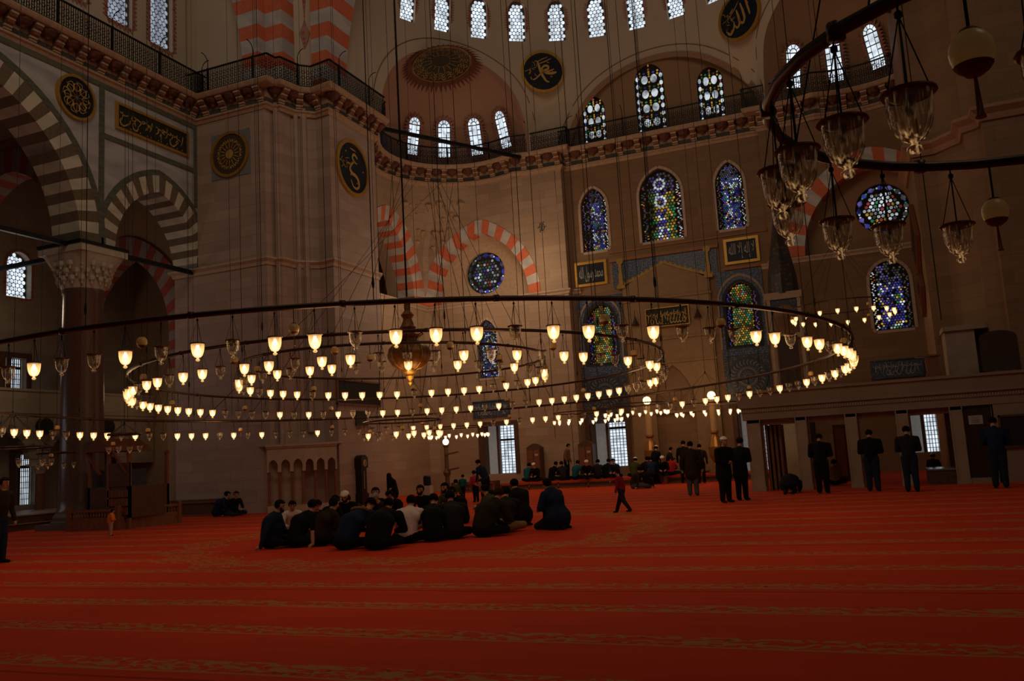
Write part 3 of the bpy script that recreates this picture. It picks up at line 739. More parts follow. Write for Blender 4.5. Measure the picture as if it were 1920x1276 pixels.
def exwindow(cx,az,e0=2,e1=31,w=.36,seed=0):
    C=Vector((cx,36.75,EZ)); em=math.radians((e0+e1)/2); t=math.radians(az)
    def S(e,r=ER-.05): e=math.radians(e); return C+Vector((math.cos(e)*math.cos(t),math.cos(e)*math.sin(t),math.sin(e)))*r
    p0,p1=S(e0),S(e1); up=(p1-p0).normalized(); H=(p1-p0).length; u=Vector((-math.sin(t),math.cos(t),0))*-1; nn=u.cross(up)
    F=lambda x,y,z=0: p0+u*x+up*y+nn*(z+.03)
    out=arch(0,w,H-w*1.2,w*1.2,12,base=0)
    b=B(); b.prism(F,out,-.10,.0); tt=b.build('window_%d'%nw(),LEADW); struct(tt)
    g=B(); rnd=random.Random(seed)
    # irregular ring of panes round a tall middle light
    for r in range(6):
        y0=.08+r*(H-w*1.1-.1)/6; y1=y0+(H-w*1.1-.1)/6-.05
        for x0,x1 in ((-w+.05,-w*.42),(w*.42,w-.05)): g.poly([F(x0,y0,.01),F(x1,y0,.01),F(x1,y1,.01),F(x0,y1,.01)])
        if r%2==0:
            y2=y0+2*(H-w*1.1-.1)/6-.05; g.poly([F(-w*.34,y0,.01),F(w*.34,y0,.01),F(w*.34,y2,.01),F(-w*.34,y2,.01)])
    yt=H-w*1.15
    for k in range(5):
        a=PI*(k+.1)/5;a2=PI*(k+.9)/5; g.poly([F(math.cos(a)*w*.5,yt+math.sin(a)*w*.55,.01),F(math.cos(a)*w*.88,yt+math.sin(a)*w*1.0,.01),F(math.cos(a2)*w*.88,yt+math.sin(a2)*w*1.0,.01),F(math.cos(a2)*w*.5,yt+math.sin(a2)*w*.55,.01)])
    g.poly([F(math.cos(PI*k/6)*w*.38,yt+math.sin(PI*k/6)*w*.42,.01) for k in range(7)])
    g.build('clear_pane',DAY,tt,kind='stuff'); ornament(tt,F,out,.03,.26,34)
for i,az in enumerate((148.5,122.5,97,71.5)): exwindow(-17.6,az,seed=i)
for i,az in enumerate((112,85,58,31)): exwindow(-.2,az,seed=i+9)
# tympanum of the central arch with three oval-pane lights
TW=[arch(-11.6,.62,19.05,.8,14,base=17.2),arch(-8.6,.76,20.0,.92,14,base=17.2),arch(-5.6,.64,19.25,.8,14,base=17.2)]
b=B(); F4=FY(41.15); panel(b,lambda a,z:F4(a,z,0),[(-13.6,17.0),(-3.2,17.0),(-3.2,21.8),(-13.6,21.8)],TW)
for h in TW: reveal(b,F4,h,-.3,0)
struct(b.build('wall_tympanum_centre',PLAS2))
for k,h in enumerate(TW): stained(F4,h,-.15,'oval',seed=20+k,frame=False)
# striped springers of the great arches standing on the left pier
def springer(name,x0,x1,y0,y1,dx,dy,n=11,h=.62):
    b=B(); z=17.1; R=13.
    for k in range(n):
        za,zb=z+k*h,z+(k+1)*h; f=lambda q:(R-math.sqrt(max(0,R*R-(q-17.1)**2)))*.75
        a,c=f(za),f(zb)
        lo=[(x0+min(0,dx)*a,y0+min(0,dy)*a),(x1+max(0,dx)*a,y0+min(0,dy)*a),(x1+max(0,dx)*a,y1),(x0+min(0,dx)*a,y1)]
        hi=[(x0+min(0,dx)*c,y0+min(0,dy)*c),(x1+max(0,dx)*c,y0+min(0,dy)*c),(x1+max(0,dx)*c,y1),(x0+min(0,dx)*c,y1)]
        b.add([(p[0],p[1],za) for p in lo]+[(p[0],p[1],zb) for p in hi],[(0,1,2,3),(4,5,6,7),(0,1,5,4),(1,2,6,5),(2,3,7,6),(3,0,4,7)],k%2)
    return struct(b.build(name,[REDV,GREYV]))
springer('trim_19',-22.75,-22.0,27.6,29.8,-1,0); springer('trim_20',-22.0,-21.15,28.1,29.8,0,-.1)
springer('trim_21',-20.25,-19.6,28.85,30.4,1,0)
b=B(); b.add([(-21.2,28.9,17),(-20.2,29.3,17),(-20.2,29.3,26),(-21.2,28.9,26)],[(0,1,2,3)]); b.add([(-19.8,29.9,17),(-19.55,31.2,17),(-19.55,31.2,26),(-19.8,29.9,26)],[(0,1,2,3)])
struct(b.build('wall_pendentive',PLAS))
b=B(); g=lambda x,z,c=0: Vector((-20.7+x*.93,29.08+x*.37-c,z))
b.prism(g,[(-.02,19.35),(.14,19.75),(.22,20.1),(.08,20.45),(0,20.7),(-.08,20.45),(-.24,20.1),(-.12,19.75)],0,.03); b.prism(g,[(0,20.7),(.16,23),(-.16,23)],0,.03)
struct(b.build('trim_22',ORN))
# ================================================================== STROKED CALLIGRAPHY
def stroke(b,F,pts,w,mi=0,c=.02):
    pts=[Vector(p) for p in pts]
    # catmull-rom
    Q=[];n=len(pts)
    for i in range(n-1):
        p0,p1,p2,p3=pts[max(0,i-1)],pts[i],pts[i+1],pts[min(n-1,i+2)]
        for k in range(6):
            t=k/6; Q.append(.5*((2*p1)+(p2-p0)*t+(2*p0-5*p1+4*p2-p3)*t*t+(3*p1-p0-3*p2+p3)*t**3))
    Q.append(pts[-1]); m=len(Q); vs=[]
    for i,q in enumerate(Q):
        d=(Q[min(m-1,i+1)]-Q[max(0,i-1)]); d=d/(d.length or 1); u=i/(m-1)
        ww=w*(.35+.65*math.sin(PI*min(1,max(.02,u))**.7))*(.75+.35*abs(d.x*.8-d.y*.3))
        nn=Vector((-d.y,d.x))*ww/2; vs+= [F(q.x+nn.x,q.y+nn.y,c),F(q.x-nn.x,q.y-nn.y,c)]
    b.add(vs,[(2*i,2*i+1,2*i+3,2*i+2) for i in range(m-1)],mi)
GLY={
 'muhammad':[([(.62,.12),(.35,.02),(.05,-.02),(-.05,.15),(.1,.32),(.28,.3),(.3,.15),(.12,.08),(-.05,-.05),(-.25,-.25),(-.45,-.42),(-.62,-.45),(-.7,-.3)],.10),([(-.28,.62),(-.2,.3),(-.12,0),(0,-.3),(.15,-.55),(.32,-.62)],.13),([(.75,-.05),(.5,-.12),(.2,-.1),(0,0)],.12),([(-.3,.55),(0,.72),(.3,.82)],.04),([(-.2,.45),(.2,.6),(.5,.75)],.05)],
 'allah':[([(.42,.85),(.5,.4),(.6,-.05),(.62,-.2)],.1),([(.12,.6),(.25,.1),(.3,-.25),(.2,-.45),(.02,-.3),(0,-.1)],.12),([(-.12,.35),(-.02,-.1),(0,-.4),(-.15,-.55),(-.3,-.35)],.12),([(-.3,-.2),(-.35,-.5),(-.55,-.72),(-.75,-.55),(-.72,-.35)],.11),([(-.6,.1),(-.2,.45),(.05,.75)],.05),([(-.5,.3),(-.3,.5)],.06)],
 'umar':[([(.35,.5),(.1,.62),(-.05,.45),(.1,.3),(.3,.25)],.1),([(.1,.3),(-.15,.1),(-.25,-.1),(-.1,-.25),(.15,-.3),(.35,-.45),(.4,-.7),(.2,-.85),(-.05,-.8),(-.2,-.55)],.12),([(-.55,.0),(-.35,.12),(-.2,.05)],.08),([(-.2,.82),(.25,.78)],.05)]}
def seal(b,F,x,y,r,seed):
    rnd=random.Random(seed)
    for k in range(9):
        a=rnd.uniform(0,6.3); p=(x+rnd.uniform(-r,r)*.7,y+rnd.uniform(-r,r)*.9); pts=[p]
        for j in range(3): a+=rnd.uniform(-1.2,1.2); pts.append((pts[-1][0]+math.cos(a)*r*.45,pts[-1][1]+math.sin(a)*r*.45))
        stroke(b,F,pts,r*.13)
def dense(b,F,x0,x1,y0,y1,seed,w=.05,n=10):
    """a band of tall interlaced thuluth-like strokes"""
    rnd=random.Random(seed); st=(x1-x0)/n; H=y1-y0
    for k in range(n):
        x=x0+st*(k+.5+rnd.uniform(-.3,.3)); tp=rnd.uniform(.02,.35); stroke(b,F,[(x+st*rnd.uniform(-.2,.5),y1-H*tp),(x,y0+H*.5),(x-st*rnd.uniform(-.2,.6),y0+H*rnd.uniform(.1,.35))],w*rnd.uniform(.7,1.1))
        if rnd.random()<.5: stroke(b,F,[(x+st*rnd.uniform(.6,1.5),y0+H*.35),(x+st*.4,y0+H*.1),(x-st*.2,y0+H*.12),(x-st*.4,y0+H*.35),(x,y0+H*.45)],w)
        if rnd.random()<.6: stroke(b,F,[(x-st*rnd.uniform(.2,1.2),y0+H*.75),(x+st*.4,y0+H*.62),(x+st*1.1,y0+H*.72)],w*.8)
        if k%3==1: stroke(b,F,[(x-st*.3,y0+H*.3),(x+st*.1,y0+H*.55),(x+st*.7,y0+H*.5)],w*.8)
        b.add([F(x+dx,y0+H*.05+dy,.02) for dx,dy in ((0,-w*.5),(w*.5,0),(0,w*.5),(-w*.5,0))],[(0,1,2,3)])
def roundel(F0,r,lab,gl,seed=0,tilt=0,group=None,rim=None,face=None,sq=False,ry=None):
    """F0(a,b,c): local frame centred on the roundel"""
    ry=ry or r; c=F0(0,0,0); t=thing('calligraphy_roundel',lab,'roundel',c)
    if sq:
        b=B(); b.prism(F0,[(-r*1.02,-ry*1.0),(r*1.02,-ry*1.0),(r*1.02,ry*1.0),(-r*1.02,ry*1.0)],.0,.03); b.build('marble_backing',plain('grey_blue_marble_square',(.19,.19,.20),.5),t)
    el=[(r*.9*math.cos(k*PI/24),ry*.9*math.sin(k*PI/24)) for k in range(48)]; b=B(); b.prism(F0,el,.0,.07); b.build('disc',face or DKBLUE,t)
    b=B()
    for k in range(48):
        a,a2=k*PI/24,(k+1)*PI/24; q=[(r*.88*math.cos(a),ry*.88*math.sin(a)),(r*.88*math.cos(a2),ry*.88*math.sin(a2)),(r*math.cos(a2),ry*math.sin(a2)),(r*math.cos(a),ry*math.sin(a))]
        b.prism(F0,q,.0,.12)
    b.build('gilded_rim',rim or GOLD,t)
    b=B(); G=lambda x,y,z=0: F0(x*r*.82,y*ry*.82,.07+z)
    if gl in GLY:
        for pts,w in GLY[gl]: stroke(b,G,pts,w*1.25)
        seal(b,G,-.62,.1,.25,seed+1); rnd=random.Random(seed)
        for k in range(6):
            x,y=rnd.uniform(-.6,.7),rnd.uniform(-.75,.8)
            if math.hypot(x,y)<.85: stroke(b,G,[(x,y),(x+.06,y+.07),(x+.12,y)],.04)
    elif gl=='star':
        for k in range(8):
            a=k*PI/4
            for s in (.55,.8): stroke(b,G,[(math.cos(a)*.2,math.sin(a)*.2),(math.cos(a+.35)*s,math.sin(a+.35)*s),(math.cos(a+.785)*.85,math.sin(a+.785)*.85)],.055)
            b.tube([G(math.cos(a)*.55+math.cos(2*PI*j/10)*.2,math.sin(a)*.55+math.sin(2*PI*j/10)*.2,.02) for j in range(10)],.018,4,closed=True)
            stroke(b,G,[(math.cos(a)*.9,math.sin(a)*.9),(0,0)],.03)
    elif gl=='rays':
        for k in range(16):
            a=k*PI/8; stroke(b,G,[(math.cos(a)*.3,math.sin(a)*.3),(math.cos(a)*.62,math.sin(a)*.62)],.05)
            stroke(b,G,[(math.cos(a)*.62,math.sin(a)*.62),(math.cos(a+.12)*.78,math.sin(a+.12)*.78),(math.cos(a+.25)*.66,math.sin(a+.25)*.66),(math.cos(a+.36)*.84,math.sin(a+.36)*.84)],.07)
        b.poly([G(.25*math.cos(k*PI/8),.25*math.sin(k*PI/8),.02) for k in range(16)])
    b.build('gold_lettering',GOLDP,t)
    return t
def wallframe(c,n,up=Vector((0,0,1))):
    n=Vector(n).normalized(); u=up.cross(n).normalized(); v=n.cross(u); c=Vector(c)
    return lambda a,b,d=0: c+u*a+v*b+n*d
F=wallframe(dome(116.7,21.12,.05),(math.cos(math.radians(296.7)),math.sin(math.radians(296.7)),0)); roundel(F,1.14,'round black and gold roundel between the two upper arches, lettered in cursive','muhammad',1)
F=wallframe(dome(61.2,21.45,.05),(math.cos(math.radians(241.2)),math.sin(math.radians(241.2)),0)); roundel(F,1.18,'black and gold roundel cut by the top of the view above the curved iron railing','allah',2)
F=wallframe((-19.42,30.38,14.2),(1,0,0)); roundel(F,1.24,'dark roundel with looping gold letters on the right face of the pale pier','umar',3)
F=wallframe((-23.0,27.0,14.45),(0,-1,0)); roundel(F,.96,'tarnished roundel on a grey square on the front face of the pale pier','rays',4,face=plain('tarnished_bronze_face',(.07,.04,.015),.6),sq=True,rim=plain('dull_gilt_rim',(.40,.22,.05),.45,.5))
F=wallframe((-24.8,21.05,15.03),(1,0,0)); roundel(F,.82,'round panel with a gold star pattern above the big striped arch','star',5)
# panel over the small arch
def letterpanel(F0,w,h,lab,seed,name='inscription_panel',face=DKGREEN,frame=GOLD,letters=GOLDP,fw=.1,text=None,n=12,lw=.05):
    t=thing(name,lab,'inscription panel',F0(0,0,0)); b=B(); b.prism(F0,[(-w/2,-h/2),(w/2,-h/2),(w/2,h/2),(-w/2,h/2)],0,.05); b.build('panel',face,t)
    b=B()
    for q in ((-w/2-fw,w/2+fw,h/2,h/2+fw),(-w/2-fw,w/2+fw,-h/2-fw,-h/2),(-w/2-fw,-w/2,-h/2,h/2),(w/2,w/2+fw,-h/2,h/2)): b.fbox(F0,q[0],q[1],q[2],q[3],0,.1)
    b.build('frame',frame,t)
    if text:
        cu=bpy.data.curves.new('lettering','FONT'); cu.body=text; cu.size=1; cu.align_x='CENTER'; cu.align_y='CENTER'; tmp=bpy.data.objects.new('lettering',cu); COL.objects.link(tmp)
        bpy.context.view_layer.update(); dg=bpy.context.evaluated_depsgraph_get(); me=bpy.data.meshes.new_from_object(tmp.evaluated_get(dg)); bpy.data.objects.remove(tmp)
        if len(me.vertices)>3:
            xs=[v.co.x for v in me.vertices];ys=[v.co.y for v in me.vertices]; sx=w*.88/(max(xs)-min(xs)); sy=h*.8/(max(ys)-min(ys)); mx=(max(xs)+min(xs))/2;my=(max(ys)+min(ys))/2
            for v in me.vertices: v.co=F0((v.co.x-mx)*sx,(v.co.y-my)*sy,.062)
            me.materials.clear(); me.materials.append(letters); o=bpy.data.objects.new('lettering',me); COL.objects.link(o); o.parent=t; o.matrix_parent_inverse=t.matrix_world.inverted(); return t
    b=B(); dense(b,lambda x,y,z=0:F0(x,y,z+.045),-w*.47,w*.47,-h*.44,h*.44,seed,lw,n); b.build('gold_lettering' if letters is GOLDP else 'lettering',letters,t)
    return t
letterpanel(wallframe((-24.8,24.64,15.03),(1,0,0)),3.5,.86,'long framed panel of gold script above the small striped arch',3,n=12,lw=.07)
LETW=plain('pale_painted_lettering',(.42,.40,.36),.7)
letterpanel(wallframe((-12.3,YM,10.51),(0,-1,0)),1.42,1.0,'gilt framed dark panel with white script left of the mihrab tiles',5,letters=LETW,fw=.13,face=DKBLUE,text='\uFEEA\uFEE0\uFEDF\uFE8D \uFEDD\uFEEE\uFEB3\uFEAD \uFEAA\uFEE4\uFEA4\uFEE3')
letterpanel(wallframe((-4.83,YM,10.62),(0,-1,0)),1.36,.98,'gilt framed dark panel with white script right of the mihrab tiles',6,letters=LETW,fw=.13,face=DKBLUE,text='\uFEEA\uFEE0\uFEDF\uFE8D \uFEFB\uFE87 \uFEEA\uFEDF\uFE87 \uFEFB')
letterpanel(wallframe((-8.56,YM-.26,7.84),(0,-1,0)),2.05,.86,'green panel with interlaced gold script over the prayer niche',8,fw=.04,n=14,lw=.05)
letterpanel(wallframe((-18.0,YB,4.08),(0,-1,0)),1.95,.75,'blue tile inscription panel above the left casement',9,face=TILE,frame=TILE2,letters=LETW,fw=.06,lw=.03)
letterpanel(wallframe((1.25,YB,4.4),(0,-1,0)),2.0,.7,'blue tile inscription panel above the marble loggia roof',10,face=TILE,frame=TILE2,letters=LETW,fw=.06,lw=.03)
# ellipse medallion high in the left exedra's half dome
C=Vector((-17.6,36.75,EZ)); pts=[]
def onsph(x,y,C,r):
    v=ray(x,y); o=C0-C; bb=2*v.dot(o); cc=o.dot(o)-r*r; return C0+v*((-bb+math.sqrt(max(0,bb*bb-4*cc)))/2)
ax=Vector((math.cos(math.radians(80))*math.cos(math.radians(150)),math.cos(math.radians(80))*math.sin(math.radians(150)),math.sin(math.radians(80)))); ux=Vector((0,0,1)).cross(ax).normalized()*-1; uy=ax.cross(ux)
def F(a,b_,c=0):
    r_=math.hypot(a,b_)/ER; d=(ux*a+uy*b_); d=d.normalized() if d.length>1e-6 else ux
    return C+(ax*math.cos(r_)+d*math.sin(r_))*(ER-.05-c)
t=thing('ceiling_medallion','big dark ceiling medallion with radiating gold script in the left half dome','medallion',F(0,0,0)); b=B()
for q in range(8):
    for k in range(32):
        a,a2=k*PI/16,(k+1)*PI/16; r1,r2=q*.19,(q+1)*.19; b.poly([F(r_*math.cos(x),r_*math.sin(x),.0) for r_,x in ((r1+.001,a),(r2,a),(r2,a2),(r1+.001,a2))])
b.build('disc',plain('dark_olive_medallion',(.05,.04,.015),.6),t)
b=B(); b.tube([F(1.52*math.cos(k*PI/24),1.52*math.sin(k*PI/24),.02) for k in range(48)],.04,5,closed=True); b.tube([F(.5*math.cos(k*PI/12),.5*math.sin(k*PI/12),.02) for k in range(24)],.02,5,closed=True); b.build('gilded_rim',plain('thin_dull_gilt',(.34,.20,.04),.5,.4),t)
b=B(); rnd=random.Random(5)
for k in range(16):
    a=k*PI/8; stroke(b,F,[(math.cos(a)*.5,math.sin(a)*.5),(math.cos(a)*1.0,math.sin(a)*1.0)],.05)
    for j in range(3): r_=1.0+.16*j; stroke(b,F,[(math.cos(a+.03)*r_,math.sin(a+.03)*r_),(math.cos(a+.14)*(r_+.12),math.sin(a+.14)*(r_+.12)),(math.cos(a+.26)*(r_-.02),math.sin(a+.26)*(r_-.02)),(math.cos(a+.36)*(r_+.1),math.sin(a+.36)*(r_+.1))],.07)
b.build('gold_lettering',plain('dim_gold_script',(.36,.22,.05),.5,.3),t)
b=B()
for k in range(48):
    a=k*PI/24; q=[(math.cos(a-.045)*1.85,math.sin(a-.045)*1.85),(math.cos(a+.045)*1.85,math.sin(a+.045)*1.85),(math.cos(a)*2.25,math.sin(a)*2.25)]
    b.poly([F(x,y,.0) for x,y in q]); a2=(k+1)*PI/24
    b.poly([F(r_*math.cos(x),r_*math.sin(x),0) for r_,x in ((1.6,a),(1.85,a),(1.85,a2),(1.6,a2))])
b.build('painted_rays',plain('dark_red_rays',(.16,.05,.03),.8),t)
# right pier: square boards hung as diamonds, seen almost edge-on
for (y,z,s,lab) in ((34.1,8.4,.97,'square calligraphy board hung as a diamond on the dim right pier'),(34.2,6.7,.6,'smaller diamond board low on the dim right pier')):
    F=wallframe((2.24,y,z),(-1,.0,0)); G=lambda a,b_,c=0,F=F: F((a-b_)*.707,(a+b_)*.707,c)
    t=thing('diamond_board',lab,'board',F(0,0,0)); b=B(); b.fbox(G,-s,s,-s,s,.02,.1); b.build('board',DKGREEN,t)
    b=B()
    for q in ((-s,s,s,s+.1),(-s,s,-s-.1,-s),(-s-.1,-s,-s-.1,s+.1),(s,s+.1,-s-.1,s+.1)): b.fbox(G,*q,.02,.16)
    b.build('frame',WOODR,t)
# ================================================================== MIHRAB TILEWORK, NICHE
b=B(); Fm=FY(YM); b.fbox(Fm,-11.17,-6.0,10.1,10.9,0,.06)
def crest(x): # lower edge of the tile field follows the crowned marble hood
    u=abs(x+8.6)/2.5; return 9.55+.95*max(0,1-u)**1.25
pl=[(-11.17,10.1)]+[(-11.17+i*.2585,crest(-11.17+i*.2585)) for i in range(21)]+[(-6.0,10.1)]
panel(b,lambda a,z:Fm(a,z,.06),[(-11.17,10.1)]+[(x,min(z,10.099)) for x,z in pl[1:-1]]+[(-6.0,10.1)]); struct(b.build('trim_23',TILE))
b=B(); q=[(-11.0+i*.24,crest(-11.0+i*.24)) for i in range(21)]
for i in range(20):
    a,c=q[i],q[i+1]; b.prism(Fm,[a,c,(c[0],c[1]+.1),(a[0],a[1]+.1)],.06,.14); m=((a[0]+c[0])/2,(a[1]+c[1])/2+.22); b.prism(Fm,[(a[0],a[1]+.1),(c[0],c[1]+.1),m],.06,.12)
for x in (-10.75,-6.45):
    b.fbox(Fm,x-.1,x+.1,9.6,10.25,.06,.2); b.fbox(Fm,x-.07,x+.07,10.25,10.75,.06,.18); b.lathe([(.07,-.04),(.17,-.04),(.17,.04),(.07,.04)],Fm(x,10.9,.13),14,0,(Vector((1,0,0)),Vector((0,0,1)),Vector((0,-1,0)))); b.fbox(Fm,x-.2,x+.2,9.5,9.66,.06,.26)
struct(b.build('trim_24',plain('dull_gold_cresting',(.34,.20,.05),.5,.3)))
# marble mihrab hood + niche
b=B(); ho=arch(-8.55,.95,3.6,1.9,16,base=0.4)
oo=[(-10.7,.4),(-10.7,9.45)]+[(x,crest(x)-.02) for x in (-10.2,-9.6,-9.1,-8.6,-8.1,-7.6,-7.0)]+[(-6.45,9.45),(-6.45,.4)]
panel(b,lambda a,z:Fm(a,z,.18),oo,[ho]); reveal(b,Fm,oo,0,.18); reveal(b,Fm,ho,-.0,.18)
for z in (8.75,6.75,5.6,3.2): b.fbox(Fm,-10.75,-6.4,z,z+.1,.18,.24)
struct(b.build('trim_25',plain('mihrab_carved_marble',(.28,.17,.085),.6,var=.12,scale=4)))
b=B()
for i in range(10):
    a0=PI*i/10;a1=PI*(i+1)/10; p=lambda a:(-8.55-.95*math.cos(a),YM+.02+.8*math.sin(a)); x0,y0=p(a0);x1,y1=p(a1); b.add([(x0,y0,.4),(x1,y1,.4),(x1,y1,5.4),(x0,y0,5.4)],[(0,1,2,3)])
struct(b.build('wall_niche',WALLD))
# the two hanging brass pendants beside the green panel
for k,px in enumerate(((1191,605),(1308,590))):
    p=onY(px[0],px[1],YM-.25); t=thing('hanging_pendant','small dark cone pendant hanging %s of the green panel'%('left' if k==0 else 'right'),'pendant',p)
    b=B(); b.lathe([(.2,-.12),(.16,-.05),(.07,.15),(.03,.3),(.0,.42)],p,12); b.build('cone',plain('dark_bronze_pendant',(.07,.04,.02),.5,.4),t)
    b=B(); b.tube([p+Vector((0,0,.4)),p+Vector((0,0,.62)),(p.x,YM-.2,p.z+.62)],.012,5); b.build('hook',IRON,t)
# tile surrounds of the side lights and the tile discs
for k,(cx,hw,z0,z1,ow,zs) in enumerate(((-12.0,.76,5.3,9.3,1.17,8.0),(-5.08,.76,5.68,9.7,1.06,8.2))):
    F=Fm; hole=arch(cx,hw,zs,.9 if k==0 else .95,14,base=z0+.6 if k==0 else z0+.42)
    b=B(); out=[(cx-ow,z0),(cx+ow,z0),(cx+ow,z1),(cx-ow,z1)]; panel(b,lambda a,z:F(a,z,.05),out,[hole]); reveal(b,F,out,0,.05); reveal(b,F,hole,0,.05); struct(b.build('trim_%d'%(26+k),TILE))
    b=B(); h2=arch(cx,hw+.12,zs,1.05,14,base=hole[0][1]-.1); panel(b,lambda a,z:F(a,z,.075),h2,[hole]); h3=arch(cx,hw+.34,zs+.05,1.3,14,base=hole[0][1]-.1); struct(b.build('trim_%d'%(28+k),DKGREEN))
    b=B(); h4=arch(cx,hw+.26,zs+.02,1.2,14,base=hole[0][1]-.1); panel(b,lambda a,z:F(a,z,.07),h3,[h4]); struct(b.build('trim_%d'%(30+k),plain('pale_tan_arch_line',(.30,.21,.14),.6)))
    b=B(); b.fbox(F,cx-ow,cx+ow,z0-2.35,z0,0,.05); struct(b.build('trim_%d'%(32+k),TILE2))
    cz=4.45 if k==0 else 4.63; 
    t=thing('tile_disc','round blue and white calligraphy tile disc under the %s arched light of the mihrab bay'%('left' if k==0 else 'right'),'tile disc',F(cx-.0,cz,.05))
    b=B(); b.prism(F,[(cx+.93*math.cos(j*PI/20),cz+.93*math.sin(j*PI/20)) for j in range(40)],.05,.09); b.build('disc',plain('dark_blue_disc_tile',(.035,.045,.07),.4),t)
    b=B(); G=lambda x,y,z=0,cx=cx,cz=cz: F(cx+x*.9,cz+y*.9,.092+z)
    for j in range(26):
        a=j*2*PI/26; stroke(b,G,[(math.cos(a)*.9,math.sin(a)*.9),(math.cos(a+.1)*.75,math.sin(a+.1)*.75),(math.cos(a+.02)*.62,math.sin(a+.02)*.62)],.045); stroke(b,G,[(math.cos(a)*.55,math.sin(a)*.55),(math.cos(a+.2)*.42,math.sin(a+.2)*.42),(math.cos(a+.45)*.5,math.sin(a+.45)*.5)],.035)
        if j%2: stroke(b,G,[(math.cos(a)*.1,math.sin(a)*.1),(math.cos(a+.3)*.32,math.sin(a+.3)*.32)],.03)
    b.build('white_lettering',plain('dim_white_glaze',(.20,.19,.17),.4),t)
# cornice strip over the tiles
b=B(); b.fbox(Fm,-11.3,-5.9,10.92,11.08,0,.16); b.fbox(Fm,-5.7,-3.6,9.75,9.88,0,.12); b.fbox(Fm,-11.3,-3.6,11.38,11.46,0,.08); struct(b.build('trim_34',plain('red_brown_moulding',(.30,.13,.06),.7)))
# ================================================================== MINBER (pulpit) right of the mihrab
t=thing('pulpit','tall marble pulpit with a dark tiled conical spire right of the mihrab','pulpit',(-2.95,38.6,0))
mc=Vector((-2.95,38.6,0))
CONE=tilemat('dark_patterned_spire',(.10,.055,.03),(.035,.03,.028),(.16,.09,.03),5)
b=B(); b.lathe([(.66,7.85),(.60,8.7),(.10,11.5),(0,11.8)],mc,8,0); b.build('spire',CONE,t)
MB_=plain('pulpit_marble',(.34,.24,.16),.6)
b=B(); b.box(mc.x-.78,mc.x+.78,38.0,39.2,7.6,7.9); b.build('canopy_slab',MB_,t); b=B(); b.box(mc.x-.7,mc.x+.7,38.05,39.15,5.9,6.1); b.build('balcony_slab',MB_,t)
for sx in (-1,1):
    for sy in (-1,1): b=B(); b.box(mc.x+sx*.62-.07,mc.x+sx*.62+.07,38.6+sy*.5-.07,38.6+sy*.5+.07,3.6,7.6); b.build('canopy_post',MB_,t)
b=B(); Fc=FY(38.08); pa=arch(mc.x,.5,6.8,.55,12,base=6.1); panel(b,lambda a,z:Fc(a,z,0),[(mc.x-.65,6.1),(mc.x+.65,6.1),(mc.x+.65,7.6),(mc.x-.65,7.6)],[pa]); b.build('pierced_arch',TILE2,t)
b=B(); b.box(mc.x-.7,mc.x+.7,38.05,39.15,0,3.6); b.box(mc.x-.42,mc.x+.42,38.0,38.06,3.7,6.0); b.build('pulpit_body',plain('dark_pulpit_doorway',(.05,.03,.02),.7),t)
b=B(); b.prism(lambda a,z,c:Vector((mc.x+c,a,z)),[(38.05,0),(38.05,3.6),(37.2,3.0),(33.9,0)],-.45,.45); b.build('stair_flank',MB_,t)
# ================================================================== MARBLE LOGGIA (mahfil) at right
YF=29.1; FMH=FY(YF); MAH=stone('loggia_brown_marble',(.36,.26,.18),course=5,veins=.6,joint=0.,streak=(.2,.2,1.5)); MAHD=plain('loggia_post_marble',(.33,.23,.16),.55,var=.15,scale=2)
b=B(); b.fbox(FMH,-3.88,5.5,2.72,3.2,-3.3,0); struct(b.build('roof_loggia',MAH))
o,_,_=moulding('trim_35',[(-3.88,32.4),(-3.88,YF),(5.5,YF)],[(-.02,2.3),(.02,2.3),(.03,2.52),(.05,2.54),(.05,2.66),(.12,2.7),(.12,2.78),(.16,3.12),(.22,3.16),(.22,3.24),(-.02,3.24)],MAH); struct(o)
b=B()
for i in range(120): x=-3.85+i*.076; b.fbox(FMH,x,x+.04,2.56,2.64,.05,.085)
b.build('dentil_row',MAHD,o,kind='stuff')
b=B(); b.fbox(FMH,-3.7,2.45,2.3,2.72,-.35,0); b.fbox(FMH,3.3,5.5,0,2.72,-.35,0); da=arch(2.88,.43,2.2,.3,12,base=.16)
panel(b,lambda a,z:FMH(a,z,0),[(2.4,0),(3.35,0),(3.35,2.72),(2.4,2.72)],[da]); reveal(b,FMH,da,-.3,0)
b.fbox(FMH,2.3,2.47,0,2.3,-.35,-.02); struct(b.build('wall_loggia_front',MAH))
posts=[-3.58,-2.1,-.6,.87,2.36]
for k,x in enumerate(posts):
    w=.15 if k else .19; b=B(); b.fbox(FMH,x-w,x+w,.12,2.34,-.3,.02); b.fbox(FMH,x-w-.04,x+w+.04,0,.14,-.34,.04); b.fbox(FMH,x-w-.03,x+w+.03,2.2,2.34,-.33,.02); b.lathe([(.035,.14),(.035,2.2)],FMH(x-w,0,.0),8); b.lathe([(.035,.14),(.035,2.2)],FMH(x+w,0,.0),8)
    o=b.build('marble_post',MAHD); tg(o,['thick leftmost marble post of the loggia beside the white-capped man','second marble post of the loggia, right of the crouched worshipper','middle marble post of the loggia, between the first two standing worshippers','fourth marble post of the loggia, left of the daylit grille window','last marble post of the loggia, beside the arched brown door'][k],'post','marble posts of the loggia')
    if k<4:
        # inner timber-red door lining of each bay
        x1=posts[k+1]; b=B(); b.fbox(FMH,x+w,x1-.15,2.12,2.3,-.3,-.12); b.fbox(FMH,x+w,x+w+.09,0,2.12,-.3,-.12)
        if k==0:
            for j in range(4): b.fbox(FMH,x+w+.12+j*.13,x+w+.2+j*.13,0,2.12,-2.9+j*.4,-.3-j*.1)
        struct(b.build('trim_%d'%(36+k),WOODR))
